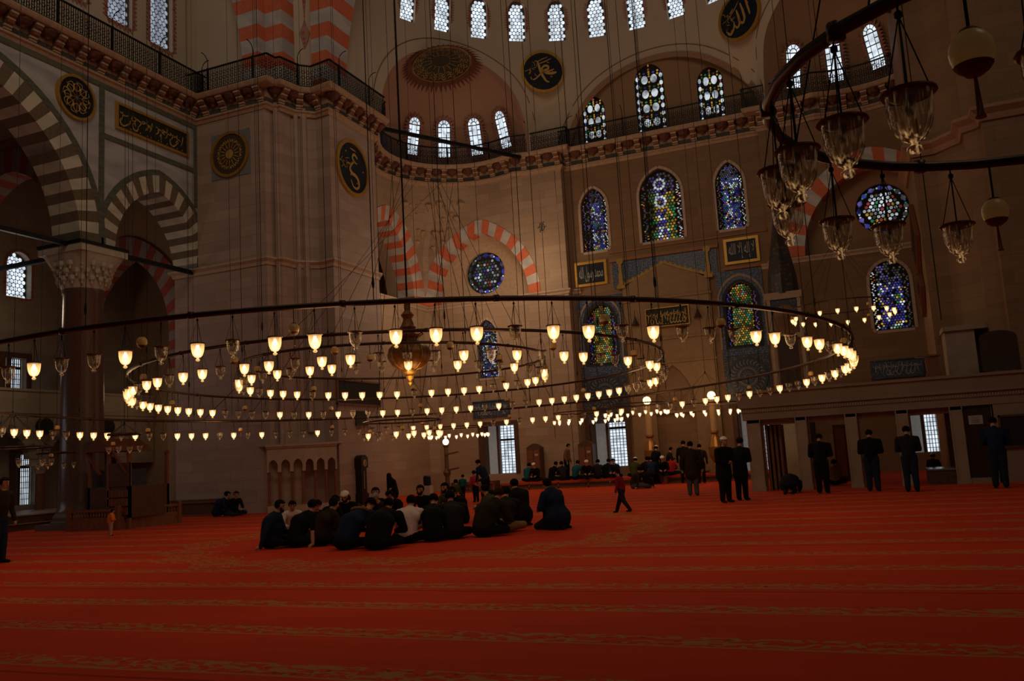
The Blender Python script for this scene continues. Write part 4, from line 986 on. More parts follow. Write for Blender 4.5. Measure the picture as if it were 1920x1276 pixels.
# arched door with a white notice
b=B(); b.prism(FMH,da,-.16,-.08); dd=struct(b.build('door_1',plain('dark_brown_painted_door',(.035,.014,.009),.6)))
b=B(); b.lathe([(.02,0),(.035,.02),(.0,.05)],FMH(2.55,1.35,-.08),10,0,(Vector((1,0,0)),Vector((0,0,1)),Vector((0,-1,0)))); b.fbox(FMH,2.54,2.56,1.25,1.45,-.08,-.06); b.build('door_handle',GOLD,dd)
pn=FMH(2.87,1.86,-.075); t=thing('paper_notice','white printed paper notice taped on the arched brown door','notice',pn)
b=B(); b.fbox(FMH,2.68,3.06,1.74,2.0,-.08,-.07); b.build('paper',plain('dim_white_paper',(.42,.36,.32),.8),t)
b=B()
for z,a in ((1.955,.12),(1.91,.09),(1.87,.12),(1.83,.1),(1.79,.12)): b.fbox(FMH,2.87-a,2.87+a,z-.008,z+.008,-.07,-.066)
b.build('printed_line',plain('grey_print',(.15,.13,.12),.8),t,kind='stuff')
t=thing('wall_board','dark wooden notice board on the loggia wall right of the arched door','board',FMH(4.0,1.45,0))
b=B(); b.fbox(FMH,3.5,4.7,1.05,1.9,0,.05); b.build('panel',plain('near_black_wood',(.02,.01,.008),.6),t); b=B(); b.fbox(FMH,3.45,4.75,1.9,1.96,0,.08);b.fbox(FMH,3.45,4.75,.99,1.05,0,.08);b.fbox(FMH,3.45,3.5,.99,1.96,0,.08);b.fbox(FMH,4.7,4.75,.99,1.96,0,.08); b.build('frame',WOOD,t)
# things behind the loggia front
t=thing('low_bench','dark low display bench inside the last bay of the loggia','bench',(1.9,29.9,0)); b=B(); b.box(1.45,2.2,29.3,30.9,.0,.42); b.build('body',WOOD,t); b=B(); b.box(1.42,2.23,29.27,30.93,.42,.47); b.build('glass_top',plain('pale_glass_top',(.20,.18,.17),.2),t)
for (x,y,lab) in ((-.95,33.8,'dark carved bookcase seen through the second loggia bay'),):
    t=thing('bookcase',lab,'bookcase',(x,y,0)); b=B(); b.box(x-.4,x+.4,y-.2,y+.2,0,2.05); b.build('carcass',WOOD,t); b=B(); b.box(x-.34,x-.02,y-.23,y-.2,.2,1.9); b.build('door',WOODR,t); b=B(); b.box(x+.02,x+.34,y-.23,y-.2,.2,1.9); b.build('door',WOODR,t)
# gallery things on the loggia roof
t=thing('reading_stand','reddish wooden reading stand on the loggia roof beside the pier','stand',(1.9,30.2,3.24)); b=B(); b.box(1.75,2.2,30.0,30.4,3.24,3.42); b.prism(lambda a,z,c:Vector((a,30.2+c,z)),[(1.8,3.42),(2.15,3.42),(2.15,3.95),(1.75,3.9)],-.2,.2); b.build('body',WOODR,t); b=B(); b.box(1.5,2.2,29.95,30.45,3.95,4.0); b.build('sloped_top',WOODR,t)
# pier niche over the loggia
b=B(); b.box(2.45,3.3,30.7,32.1,3.24,4.75); b.box(2.4,3.7,30.6,32.1,4.75,4.9); struct(b.build('trim_40',MAHD))
b=B(); F=FY(29.33); nx=onY(1874,660,29.33).x; b.prism(F,arch(nx,.5,4.3,.2,10,base=3.3),-.01,.015); struct(b.build('trim_41',plain('shadowed_niche',(.05,.03,.02),.8)))  # niche is a flat arch, its shade put into the dark colour
# ================================================================== PLATFORMS AND SHELVES ALONG THE BACK WALL
CARP2=plain('red_platform_carpet',(.60,.05,.015),.95,var=.08,scale=3)
def bench(x0,x1,y0,y1,h,lab,name='carpeted_platform',cat='platform',bays=None):
    t=thing(name,lab,cat,((x0+x1)/2,(y0+y1)/2,0)); b=B(); b.box(x0,x1,y0+.06,y1,0,h-.06); b.build('plinth',WOOD,t)
    b=B(); b.box(x0,x1,y0,y1,h-.06,h); b.build('carpet_top',CARP2 if 'carpeted' in name else WOOD,t)
    n=bays or max(1,int((x1-x0)/1.3)); b=B()
    for i in range(n+1): x=x0+(x1-x0)*i/n; b.box(x-.03,x+.03,y0,y0+.08,0,h-.06)
    b.box(x0,x1,y0,y0+.08,0,.07); b.box(x0,x1,y0,y0+.08,h-.12,h-.06); b.build('front_rail',WOODR,t)
    return t
bench(-16.6,-9.3,38.0,40.5,.34,'long low red-carpeted platform under the seated men by the back wall')
bench(-8.6,-3.9,38.2,40.4,.34,'shorter red-carpeted platform in front of the prayer niche')
bench(-18.9,-16.7,37.4,38.2,.5,'low dark wooden shelf beside the pier behind the water cooler','low_shelf','shelf')
bench(-25.4,-23.2,26.3,26.9,.62,'low open wooden shoe shelf against the pier left of the marble kiosk','low_shelf','shelf')
bench(-27.6,-25.5,26.3,26.9,.62,'low dark shoe shelf in the aisle opening left of the pier','low_shelf','shelf')
for x,lab in ((-15.6,'dark wooden bookcase standing left of the khaki-coated man'),(-12.9,'dark wooden bookcase at the foot of the left tile strip')):
    t=thing('bookcase',lab,'bookcase',(x,40.2,0)); b=B(); b.box(x-.36,x+.36,40.0,40.5,.3,1.95); b.prism(FY(40.25),[(x-.4,1.95),(x+.4,1.95),(x+.2,2.08),(x,2.16),(x-.2,2.08)],-.2,.25); b.build('carcass',WOOD,t)
    for sx in (-1,1): b=B(); b.box(x+sx*.17-.15,x+sx*.17+.15,39.97,40.0,.45,1.85); dr=b.build('door',WOODR,t)
    b=B(); b.box(x+.08,x+.26,39.955,39.97,1.55,1.65); b.build('label_card',plain('pale_card',(.45,.38,.30),.8),dr)
# candlesticks with globes
def candle(x,y,h,lab,globe=True,cap='globe'):
    t=thing('giant_candlestick',lab,'candlestick',(x,y,.3)); b=B(); b.lathe([(.42,.3),(.42,.4),(.2,.5),(.16,.8),(.30,1.1),(.33,1.5),(.22,1.9),(.12,2.05),(.2,2.12),(.2,2.2)],(x,y,0),16); b.build('brass_base',plain('old_gold_brass',(.36,.17,.05),.35,.7),t)
    b=B(); b.lathe([(.15,2.2),(.15,h-.1),(.17,h-.08),(.17,h)],(x,y,0),12); b.build('candle',plain('tan_wax_candle',(.42,.26,.12),.6),t)
    b=B(); b.lathe([(.19*math.sin(PI*k/8)+.001,h+.18-.19*math.cos(PI*k/8)) for k in range(9)],(x,y,0),16); b.build('glowing_globe',emi('warm_globe_light',(1.,.78,.42),2.2),t)
candle(-9.45,39.0,3.6,'giant brass candlestick left of the prayer niche with a lit globe'); candle(-6.5,39.0,3.6,'giant brass candlestick right of the prayer niche with a lit globe')
t=thing('standing_lamp','dark carved lamp stand with a lit white globe by the left exedra wall','lamp',(-18.9,37.0,0)); b=B(); b.lathe([(.35,0),(.35,.1),(.12,.3),(.1,.8),(.2,1.0),(.1,1.2),(.09,2.2),(.16,2.26),(.16,2.3)],(-18.9,37,0),12); b.build('stem',plain('dark_lamp_stand',(.10,.06,.03),.6),t)
b=B(); b.lathe([(.15*math.sin(PI*k/8)+.001,2.46-.15*math.cos(PI*k/8)) for k in range(9)],(-18.9,37,0),16); b.build('glowing_globe',emi('white_globe_light',(1.,.9,.7),2.5),t)
b=B()
for z in (1.0,1.75): b.bar((-18.9,36.9,z+.1),(-18.2,36.9,z+.2),.05,.08)
b.build('side_arm',WOOD,t)
# ================================================================== PIER FURNITURE: marble kiosk, clock, wall boards
t=thing('marble_kiosk','carved marble kiosk with pointed arches built into the corner of the pale pier','kiosk',(-20.6,27.8,0))
A=Vector((-21.75,26.55,0)); Bq=Vector((-19.95,27.0,0)); 
kp=[Vector((-22.35,27.0,0)),Vector((-20.55,26.9,0)),Vector((-19.2,28.75,0))]
kp=[onZ(499,955),onZ(570,962),onZ(636,948)]
kp=[onY(501,900,26.7),onY(571,900,27.35),onX(633,900,-19.2)]; kp=[Vector((p.x,p.y,0)) for p in kp]
KM=plain('kiosk_marble',(.44,.31,.21),.6,var=.1,scale=4); KR=plain('kiosk_red_columns',(.22,.07,.035),.5)
ztop=2.5
for s in range(2):
    a,c=kp[s],kp[s+1]; u=(c-a).normalized(); L=(c-a).length; n=Vector((u.y,-u.x,0))
    F=lambda x,z,d=0,a=a,u=u,n=n: a+u*x+n*d+Vector((0,0,z))
    b=B(); hs=[arch(L*(k+.5)/3,L/6*.72,1.75,L/6*.95,10,base=1.5) for k in range(3)]
    oo=[(0,1.5),(0,ztop),(L,ztop),(L,1.5)]+[p for h in hs[::-1] for p in h[::-1]]
    panel(b,lambda x,z:F(x,z,0),oo); panel(b,lambda x,z:F(x,z,-.12),oo); reveal(b,F,[(L,1.5),(L,ztop),(0,ztop),(0,1.5)],-.12,0,False)
    for h in hs: reveal(b,F,h,-.12,0,False)
    b.fbox(F,-.02,L+.02,2.4,2.46,0,.05); b.fbox(F,-.04,L+.04,ztop-.04,ztop+.05,-.2,.09); b.build('arcade_face',KM,t)
    b=B(); b.fbox(F,0,L,0,.25,-.12,.02); b.build('plinth',KM,t)
    b=B()
    for i in range(int(L/.09)): b.fbox(F,i*.09,i*.09+.05,2.48,2.56,0,.025)
    b.build('carved_frieze',KR,t)
    for k in range(4 if s==0 else 3): x=L*(k if s==0 else k+1)/3; b=B(); b.lathe([(.07,.25),(.05,.32),(.05,1.45),(.08,1.5)],F(min(max(x,.06),L-.06),0,-.06),10); b.build('slender_column',KR,t)
b=B(); b.prism(lambda x,y,z:Vector((x,y,z)),[(kp[0].x,kp[0].y),(kp[1].x,kp[1].y),(kp[2].x,kp[2].y),(-19.45,29.2),(-20.2,28.9),(-21.3,27.0),(-21.9,27.0)],ztop,ztop+.06); b.build('roof_slab',KM,t)
b=B(); b.add([(-21.6,26.97,0),(-20.3,27.6,0),(-20.3,27.6,2.5),(-21.6,26.97,2.5)],[(0,1,2,3)]); b.build('inner_wall',WALL,t)
cx,cy=-19.2,31.0
F=FX(-19.42); t=thing('longcase_clock','tall dark longcase clock against the right face of the pale pier','clock',(cx,cy,0))
pc=onX(683,860,-19.1); cy=pc.y
_F=F; F=lambda a,z,c=0: _F(cy+(a-cy)*.8,z*.84,c*.8)
b=B(); b.fbox(F,cy-.3,cy+.3,0,.55,0,.42); b.fbox(F,cy-.24,cy+.24,.55,1.75,0,.36); b.fbox(F,cy-.31,cy+.31,1.75,2.2,0,.42); b.prism(F,[(cy-.33,2.2),(cy+.33,2.2),(cy+.2,2.3),(cy+.1,2.36),(cy,2.38),(cy-.1,2.36),(cy-.2,2.3)],0,.42); b.build('case',plain('black_lacquer_case',(.018,.008,.006),.4),t)
b=B(); b.prism(F,[(cy+.16*math.cos(k*PI/12),1.98+.17*math.sin(k*PI/12)) for k in range(24)],.42,.44); b.build('dial',plain('old_brass_dial',(.42,.30,.10),.4,.4),t); dial=COL.objects[-1]
b=B(); b.fbox(F,cy-.03,cy+.03,.75,1.6,.36,.375); b.build('pendulum_window',plain('pale_brass_strip',(.30,.20,.13),.4),t)
b=B(); b.bar(F(cy,1.98,.45),F(cy+.07,2.08,.45),.012); b.bar(F(cy,1.98,.45),F(cy-.02,1.86,.45),.012); b.build('clock_hand',IRON,dial)
F=_F; t=thing('black_board','wide black framed board hung on the pier above the clock','board',F(30.3,4.5,0)); b=B(); b.fbox(F,28.75,31.85,4.08,4.98,.0,.06); b.build('panel',plain('black_board_face',(.012,.008,.006),.5),t)
b=B(); b.fbox(F,28.68,31.92,4.98,5.05,0,.09);b.fbox(F,28.68,31.92,4.01,4.08,0,.09);b.fbox(F,28.68,28.75,4.01,5.05,0,.09);b.fbox(F,31.85,31.92,4.01,5.05,0,.09); b.build('frame',WOODR,t)
t=thing('small_black_board','small square black board under the wide one on the pier','board',F(30.4,3.5,0)); b=B(); b.fbox(F,30.02,30.8,3.2,3.78,.0,.06); b.build('panel',plain('black_board_face',(.012,.008,.006),.5),t); b=B(); b.fbox(F,30.0,30.82,3.17,3.2,0,.08); b.fbox(F,30.0,30.82,3.78,3.81,0,.08); b.build('frame',WOODR,t)
# blue strip by the pier (downpipe)
# ================================================================== COLUMN, AISLE
cc=(-25.45,22.05)
t=thing('granite_column','massive polished dark granite column with a carved white capital at left','column',(cc[0],cc[1],0))
b=B(); b.lathe([(.80,.55),(.80,.62),(.74,.72),(.72,1.0),(.66,8.1),(.70,8.15),(.70,8.3)],(cc[0],cc[1],0),40); b.build('shaft',PORPH,t,smooth=True)
b=B(); b.lathe([(.95,0),(.95,.25),(.9,.3),(.9,.42),(.84,.5),(.8,.55)],(cc[0],cc[1],0),32); b.box(cc[0]-1,cc[0]+1,cc[1]-1,cc[1]+1,0,.2); b.build('base',plain('worn_stone_base',(.12,.10,.08),.6),t)
b=B(); n=32; vs=[];fs=[]; lv=[(.70,8.3,0),(.76,8.5,.1),(.78,8.75,.25),(.86,9.0,.5),(.95,9.3,.8),(1.0,9.5,1.)]
for r,z,k in lv:
    for i in range(n):
        a=2*PI*i/n; sq=1/max(abs(math.cos(a)),abs(math.sin(a))); rr=r*((1-k)+k*min(sq,1.3)); vs.append((cc[0]+rr*math.cos(a),cc[1]+rr*math.sin(a),z))
for j in range(len(lv)-1):
    for i in range(n): fs.append((j*n+i,j*n+(i+1)%n,(j+1)*n+(i+1)%n,(j+1)*n+i))
b.add(vs,fs)
for j,(r,z) in enumerate(((.80,8.55),(.86,8.8),(.95,9.05))):   # hanging muqarnas drops
    for i in range(16):
        a=2*PI*(i+.5*(j%2))/16; p=Vector((cc[0]+r*math.cos(a),cc[1]+r*math.sin(a),z)); b.lathe([(0,-.16),(.04,-.13),(.05,-.05),(.11,.02),(.12,.16)],p,6)
b.box(cc[0]-1.03,cc[0]+1.03,cc[1]-1.03,cc[1]+1.03,9.5,9.74); b.build('muqarnas_capital',WHITEM,t)
b=B(); b.box(cc[0]-1.06,cc[0]+1.06,cc[1]-1.06,cc[1]+1.06,9.74,9.86); b.build('iron_collar',IRON,t)
for (p,q,lab) in (((-25.0,23.0,9.78),(-25.0,27.1,9.78),'dark iron tie beam across the small striped arch'),((-25.1,9.5,9.78),(-25.1,21.1,9.78),'dark iron tie beam across the big striped arch'),((-26.4,22.0,9.7),(-32.9,22.0,9.7),'iron tie beam running back into the aisle from the capital'),((-26.0,28.4,8.6),(-26.0,32.,8.2),'short iron tie beam deep in the aisle'),
    ((-19.42,32.35,16.75),(-15.3,39.9,16.85),'long dark iron tie beam crossing in front of the curved railing'),((-21.6,33.0,9.45),(-21.6,39.1,9.75),'iron tie bar in the striped arch beside the pier'),((-24.3,34,8.9),(-24.3,37.9,8.9),'thin second tie bar deeper in the striped passage arch')):
    b=B(); b.bar(p,q,.14,.16); tg(b.build('tie_beam',IRON),lab,'beam','iron tie beams')
# aisle shell
XO=-33.; FO=FX(XO)
aw=[arch(25.3,.58,10.9,.6,12,base=9.5),arch(20.6,.58,10.9,.6,12,base=9.5)]
gw=[[(24.7,5.6),(25.75,5.6),(25.75,6.9),(24.7,6.9)]]
lwn=[[(25.25,.75),(26.3,.75),(26.3,2.85),(25.25,2.85)]]
b=B(); panel(b,lambda a,z:FO(a,z,0),[(9,0),(31.6,0),(31.6,17),(9,17)],aw+gw+lwn)
for h in aw+gw+lwn: reveal(b,FO,h,-.4,0)
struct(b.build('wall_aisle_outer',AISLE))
for h in aw: hexwin(nw(),FO,h,-.3,.088,tooth=.1)
casement(FO,24.72,25.73,5.6,6.9,-.3,6,6,split=.3)
casement(FO,25.27,26.28,.75,2.85,-.35,6,9,split=.25)
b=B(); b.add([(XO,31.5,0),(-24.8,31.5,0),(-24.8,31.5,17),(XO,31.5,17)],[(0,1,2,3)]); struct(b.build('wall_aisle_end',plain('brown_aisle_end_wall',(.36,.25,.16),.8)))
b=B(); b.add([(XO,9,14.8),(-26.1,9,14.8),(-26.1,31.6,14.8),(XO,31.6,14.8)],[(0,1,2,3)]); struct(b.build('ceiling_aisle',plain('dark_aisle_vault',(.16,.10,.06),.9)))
# transverse striped arches in the aisle
for k,(Y,z0,hw,cx_,rs) in enumerate(((27.4,7.6,2.6,-29.3,3.6),(22.1,9.9,3.0,-29.5,3.6))):
    Fy=lambda a,z,c=0,Y=Y: Vector((a,Y-c,z)); ii=arch(cx_,hw,z0,rs,20,base=z0-1.6); oo=arch(cx_,hw+1.1,z0,rs+.9,20,base=z0-1.6)
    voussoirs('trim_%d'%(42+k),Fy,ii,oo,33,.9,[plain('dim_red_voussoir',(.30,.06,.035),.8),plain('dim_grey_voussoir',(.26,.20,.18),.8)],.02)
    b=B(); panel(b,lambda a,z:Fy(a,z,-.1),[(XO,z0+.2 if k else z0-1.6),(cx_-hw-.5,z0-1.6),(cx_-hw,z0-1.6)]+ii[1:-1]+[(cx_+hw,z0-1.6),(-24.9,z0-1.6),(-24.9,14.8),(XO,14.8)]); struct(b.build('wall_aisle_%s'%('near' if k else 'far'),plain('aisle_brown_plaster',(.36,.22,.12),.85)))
    if k==0:
        b=B()
        for sx in (-1,1): b.box(cx_+sx*(hw+.55)-.55,cx_+sx*(hw+.55)+.55,Y-.1,Y+.9,0,z0-1.6)
        struct(b.build('pillar',plain('aisle_pier_brown',(.34,.22,.13),.8)))
# gallery ledge in the aisle with stepped mouldings, low arcade below
b=B(); b.box(-33,-31.6,9,31.4,4.45,4.6); b.box(-31.75,-31.6,9,31.4,4.6,5.35)
for z,o_ in ((4.45,.06),(4.3,.02),(4.15,-.04),(5.35,.06)): b.box(-31.75,-31.6+o_,9,31.4,z,z+.1)
Fg=FX(-31.6); ga=[arch(y,1.75,2.6,1.2,18,base=2.3) for y in (23.1,27.5,18.7)]
struct(b.build('trim_44',AISLE))
b=B(); O=[(9,4.5),(9,2.35),(16.45,2.35)]; 
panel(b,lambda a,z:Fg(a,z,0),[(9,2.3),(31.4,2.3),(31.4,4.5),(9,4.5)],ga); 
struct(b.build('wall_aisle_arcade',AISLE))
for k,y in enumerate((23.1,27.5,18.7)): voussoirs('trim_%d'%(45+k),Fg,arch(y,1.75,2.6,1.2,18),arch(y,2.15,2.6,1.55,18),17,.3,[AISLE,plain('dark_grey_voussoir',(.15,.12,.10),.8)],.02)
for k,y in enumerate((25.3,20.9)):
    t=thing('small_column',['slim red stone column in front of the far aisle window','slim column of the low aisle arcade at the left edge'][k],'column',(-31.5,y,0)); b=B(); b.lathe([(.17,.5),(.16,2.0)],(-31.55,y,0),14); b.build('shaft',plain('red_brown_shaft',(.20,.08,.04),.5),t)
    b=B(); b.lathe([(.17,2.0),(.2,2.1),(.34,2.32)],(-31.55,y,0),8); b.box(-31.9,-31.2,y-.35,y+.35,2.32,2.4); b.build('capital',WHITEM,t)
bench2=lambda x0,x1,y0,y1,h,lab: None
t=thing('raised_platform','dark wooden raised platform with pale edges at the far left','platform',(-30,20,0)); b=B(); b.box(-32.9,-27.8,14,26.2,0,.5); b.build('plinth',WOOD,t); b=B(); b.box(-32.9,-27.75,14,26.25,.5,.54); b.box(-27.8,-27.74,14,26.25,.22,.25); b.build('pale_edge',plain('worn_pale_edge',(.30,.22,.18),.5),t)
for k,(px,py) in enumerate(((86,799),(203,800))):
    p=onX(px,py,-31.35) if k==0 else onX(px,py,-31.3); t=thing('round_plaque',['dark round plaque over the small columned arcade at far left','dark round plaque half hidden behind the granite column'][k],'plaque',p); b=B(); F=wallframe(p,(1,0,0)); b.prism(F,[(.33*math.cos(j*PI/10),.33*math.sin(j*PI/10)) for j in range(20)],-.2,.02); b.build('disc',IRON,t); b=B(); b.tube([F(.34*math.cos(j*PI/10),.34*math.sin(j*PI/10),.02) for j in range(20)],.025,5,closed=True); b.build('rim',WOOD,t)
t=thing('wall_cabinet','small brown cabinet on the aisle gallery beside the column','cabinet',(-31.4,26.9,5.45)); b=B(); b.box(-31.75,-31.2,26.35,27.5,5.47,6.75); b.build('carcass',WOODR,t); b=B(); b.box(-31.21,-31.18,26.5,26.9,5.6,6.6); b.build('door',WOOD,t)
# preacher's throne + balustrade
tx,ty=-22.95,21.3
t=thing('preaching_throne','dark carved wooden preaching throne with a reddish pointed canopy','throne',(tx,ty,0))
b=B(); b.box(tx-.9,tx+.9,ty-.4,ty+1.3,0.35,1.35); b.build('body',WOOD,t)
b=B(); 
for i in range(6):
    for j in range(3): b.box(tx-.02+i*.15,tx+.1+i*.15,ty-.43,ty-.4,.45+j*.28,.68+j*.28)
b.build('carved_panel',WOODR,t)
b=B(); b.box(tx-.0,tx+.9,ty-.42,ty-.34,1.35,2.1); b.build('front_screen',WOOD,t)
for sx,sy in ((-.85,-.35),(.85,-.35),(-.85,1.25),(.85,1.25),(0.,-.38)): b=B(); b.box(tx+sx-.05,tx+sx+.05,ty+sy-.05,ty+sy+.05,0,2.35); b.lathe([(.07,2.35),(.09,2.42),(.03,2.5),(0,2.58)],(tx+sx,ty+sy,0),8); b.build('corner_post',WOODR,t)
CAN=plain('red_brown_canopy',(.17,.045,.018),.6)
b=B(); b.prism(lambda a,z,c:Vector((a,ty+c,z)),[(tx-.95,2.5),(tx+.25,2.5),(tx+.1,2.66),(tx-.25,2.86),(tx-.35,2.92),(tx-.45,2.86),(tx-.8,2.66)],-.5,1.2); b.build('canopy',CAN,t)
for q in (-.95,.2):
    b=B(); b.bar((tx+q,ty-.42,2.5),(tx+q+.62,ty-.42,1.75),.09,.06); b.build('sloped_brace',CAN,t)
b=B(); b.box(tx-.9,tx-.05,ty-.2,ty+1.25,1.35,1.9); b.build('side_screen',plain('blue_grey_dark_panel',(.05,.045,.05),.6),t)
t=thing('wooden_balustrade','low dark turned-wood balustrade around the preaching throne','balustrade',(-22.7,20.9,0))
def bal(p,q,b,b2):
    p=Vector(p);q=Vector(q); b.bar(p+Vector((0,0,.62)),q+Vector((0,0,.62)),.07,.08); b.bar(p+Vector((0,0,.2)),q+Vector((0,0,.2)),.06,.4); n=int((q-p).length/.11)
    for i in range(n): c=p+(q-p)*((i+.5)/n); b2.lathe([(.018,.38),(.035,.46),(.018,.5),(.03,.56),(.018,.6)],(c.x,c.y,0),6)
b=B();b2=B(); c1=(-24.3,20.6,0);c2=(-22.35,20.75,0);c3=(-21.55,22.4,0)
c3=onZ(335,980); c3=(c3.x,c3.y,0)
bal(c1,c2,b,b2); bal(c2,c3,b,b2)
for c in (c1,c2,c3): b.box(c[0]-.07,c[0]+.07,c[1]-.07,c[1]+.07,0,.75)
b.build('rail',WOODR,t); b2.build('turned_baluster',WOODR,t,kind='stuff')
WOODQ=1
# water cooler
wc=onZ(800,935); wc=Vector((-16.75,33.2,0)); p=onY(801,925,33.2)
t=thing('water_cooler','small black-topped white water cooler on the carpet behind the seated circle','water cooler',(p.x,33.2,0)); b=B(); b.box(p.x-.12,p.x+.2,33.1,33.4,0,.55); b.build('cabinet',plain('white_plastic',(.45,.38,.32),.5),t); b=B(); b.lathe([(.13,.55),(.17,.62),(.17,.92),(.12,.98)],(p.x,33.25,0),12); b.build('bottle',plain('black_bottle',(.01,.012,.015),.4),t)
# ================================================================== HANGING LAMPS
def glassmat(name,tint,em=None,es=0.,tr=.72):
    m,nt,o=newmat(name); t=nd(nt,'ShaderNodeBsdfTransparent',{0:c4(tint)}); g=nd(nt,'ShaderNodeBsdfGlossy',{'Color':c4((.9,.85,.8)),'Roughness':.18})
    lw=nd(nt,'ShaderNodeLayerWeight',{'Blend':.35}); n=nd(nt,'ShaderNodeTexNoise',{'Vector':objc(nt),'Scale':60.,'Detail':1.})
    bp=nd(nt,'ShaderNodeBump',{'Height':n.outputs[0],'Strength':.6,'Distance':.01}); nt.links.new(bp.outputs[0],g.inputs['Normal'])
    f=mth(nt,'ADD',mth(nt,'MULTIPLY',mth(nt,'POWER',lw.outputs['Facing'],2.),.7),max(.02,1-tr-.15))
    mx=nd(nt,'ShaderNodeMixShader',{0:f}); nt.links.new(t.outputs[0],mx.inputs[1]); nt.links.new(g.outputs[0],mx.inputs[2]); out=mx.outputs[0]
    if not em:  # unlit cups: amber glow and streaky glints put in as emission
        z=nd(nt,'ShaderNodeSeparateXYZ',{0:objc(nt)}).outputs[2]; k=nd(nt,'ShaderNodeMapRange',{0:z,1:-.43,2:-.385,3:1.,4:.05}).outputs[0]
        n2=nd(nt,'ShaderNodeTexNoise',{'Vector':nd(nt,'ShaderNodeMapping',{'Vector':objc(nt),'Scale':(1.,1.,.22)}).outputs[0],'Scale':75.,'Detail':1.}); q=nd(nt,'ShaderNodeMapRange',{0:n2.outputs[0],1:.52,2:.75}).outputs[0]
        e=nd(nt,'ShaderNodeEmission',{'Color':c4((1.,.56,.22)),'Strength':.6}); a=nd(nt,'ShaderNodeMixShader',{0:mth(nt,'MULTIPLY',mth(nt,'MULTIPLY',k,q),.9)}); nt.links.new(out,a.inputs[1]); nt.links.new(e.outputs[0],a.inputs[2]); out=a.outputs[0]
    if em:
        e=nd(nt,'ShaderNodeEmission',{'Color':c4(em),'Strength':es}); z=nd(nt,'ShaderNodeSeparateXYZ',{0:objc(nt)}).outputs[2]
        k=nd(nt,'ShaderNodeMapRange',{0:mth(nt,'ABSOLUTE',mth(nt,'ADD',z,.37)),1:0.,2:.085,3:1.,4:.28}).outputs[0]
        a=nd(nt,'ShaderNodeMixShader',{0:mth(nt,'MULTIPLY',k,.8)}); nt.links.new(out,a.inputs[1]); nt.links.new(e.outputs[0],a.inputs[2]); out=a.outputs[0]
    nt.links.new(out,o.inputs[0]); m.cycles.emission_sampling='NONE'; return m
G_U=glassmat('clear_ribbed_glass_glints',(.88,.85,.80),None,0,.74); G_L=glassmat('glowing_ribbed_glass',(1.,.9,.75),(1.,.58,.20),1.7,.6)
BULB=emi('glowing_filament_bulb',(1.,.80,.50),7.); BULB0=plain('unlit_bulb_glass',(.30,.26,.22),.15)
RIMM=plain('dark_copper_rim',(.13,.05,.02),.4,.5)
def lamp_meshes():
    r={}
    cup=[(.064,-.272),(.061,-.285),(.0585,-.33),(.054,-.36),(.043,-.392),(.027,-.413),(.012,-.422),(.010,-.428)]
    b=B(); b.lathe(cup,(0,0,0),20); b.lathe([(.010,-.428),(.020,-.436),(.021,-.446),(.012,-.456),(0,-.458)],(0,0,0),12); 
    # ribs
    for k in range(20):
        a=2*PI*k/20
        b.tube([( (rr+.0015)*math.cos(a+(z+.27)*2),(rr+.0015)*math.sin(a+(z+.27)*2),z) for rr,z in cup[1:6]],.0016,3)
    r['cup']=b
    b=B(); b.lathe([(.056,-.262),(.075,-.268),(.077,-.274),(.070,-.280),(.060,-.276),(.05,-.285),(.035,-.290),(.0,-.292)],(0,0,0),20); r['rim']=b
    b=B(); b.lathe([(.0,-.412),(.017,-.406),(.031,-.388),(.036,-.365),(.031,-.338),(.016,-.308),(.012,-.29)],(0,0,0),12); r['bulb']=b
    b=B(); b.lathe([(.0,-.345),(.010,-.338),(.014,-.325),(.011,-.31),(.010,-.29)],(0,0,0),10); r['bulb0']=b
    b=B(); b.tube([(0,0,.02),(0,0,-.29)],.0034,5)
    for k in range(3): a=2*PI*k/3+.4; b.tube([(0,0,-.03),(.070*math.cos(a),.070*math.sin(a),-.268)],.0020,4)
    b.lathe([(.0,-.045),(.011,-.035),(.011,-.02),(0,-.01)],(0,0,0),8); r['hanger']=b
    return r
LM=lamp_meshes(); PROTO={}
def make_lamp(lit):
    t=thing('hanging_lamp','x','lamp'); 
    LM['cup'].build('glass_cup',G_L if lit else G_U,t,smooth=True); LM['rim'].build('rim',RIMM,t,smooth=True)
    (LM['bulb'] if lit else LM['bulb0']).build('bulb',BULB if lit else BULB0,t,smooth='all'); LM['hanger'].build('hanger',IRON,t); return t
def copy_tree(o,loc,label,group):
    c=o.copy(); COL.objects.link(c); c.location=loc; c['label']=label; c['group']=group
    for ch in o.children: d=ch.copy(); COL.objects.link(d); d.parent=c
    return c
used={}
def put_lamp(loc,lit,label,group,scale=1.,rot=0):
    if lit not in used: used[lit]=make_lamp(lit); o=used[lit]; o.location=loc; o['label']=label; o['group']=group
    else: o=copy_tree(used[lit],loc,label,group)
    o.scale=(scale*1.13,scale*1.13,scale*1.08); o.rotation_euler=(0,0,rot); return o
EGG={}
EGGM=plain('tan_egg_shell_self_glow',(.62,.34,.09),.35,var=.05,scale=12,spec=.5,es=.035); EGGC=plain('red_brown_egg_cap',(.16,.04,.015),.5)  # slight shell glow stands in for lamplight on the eggs
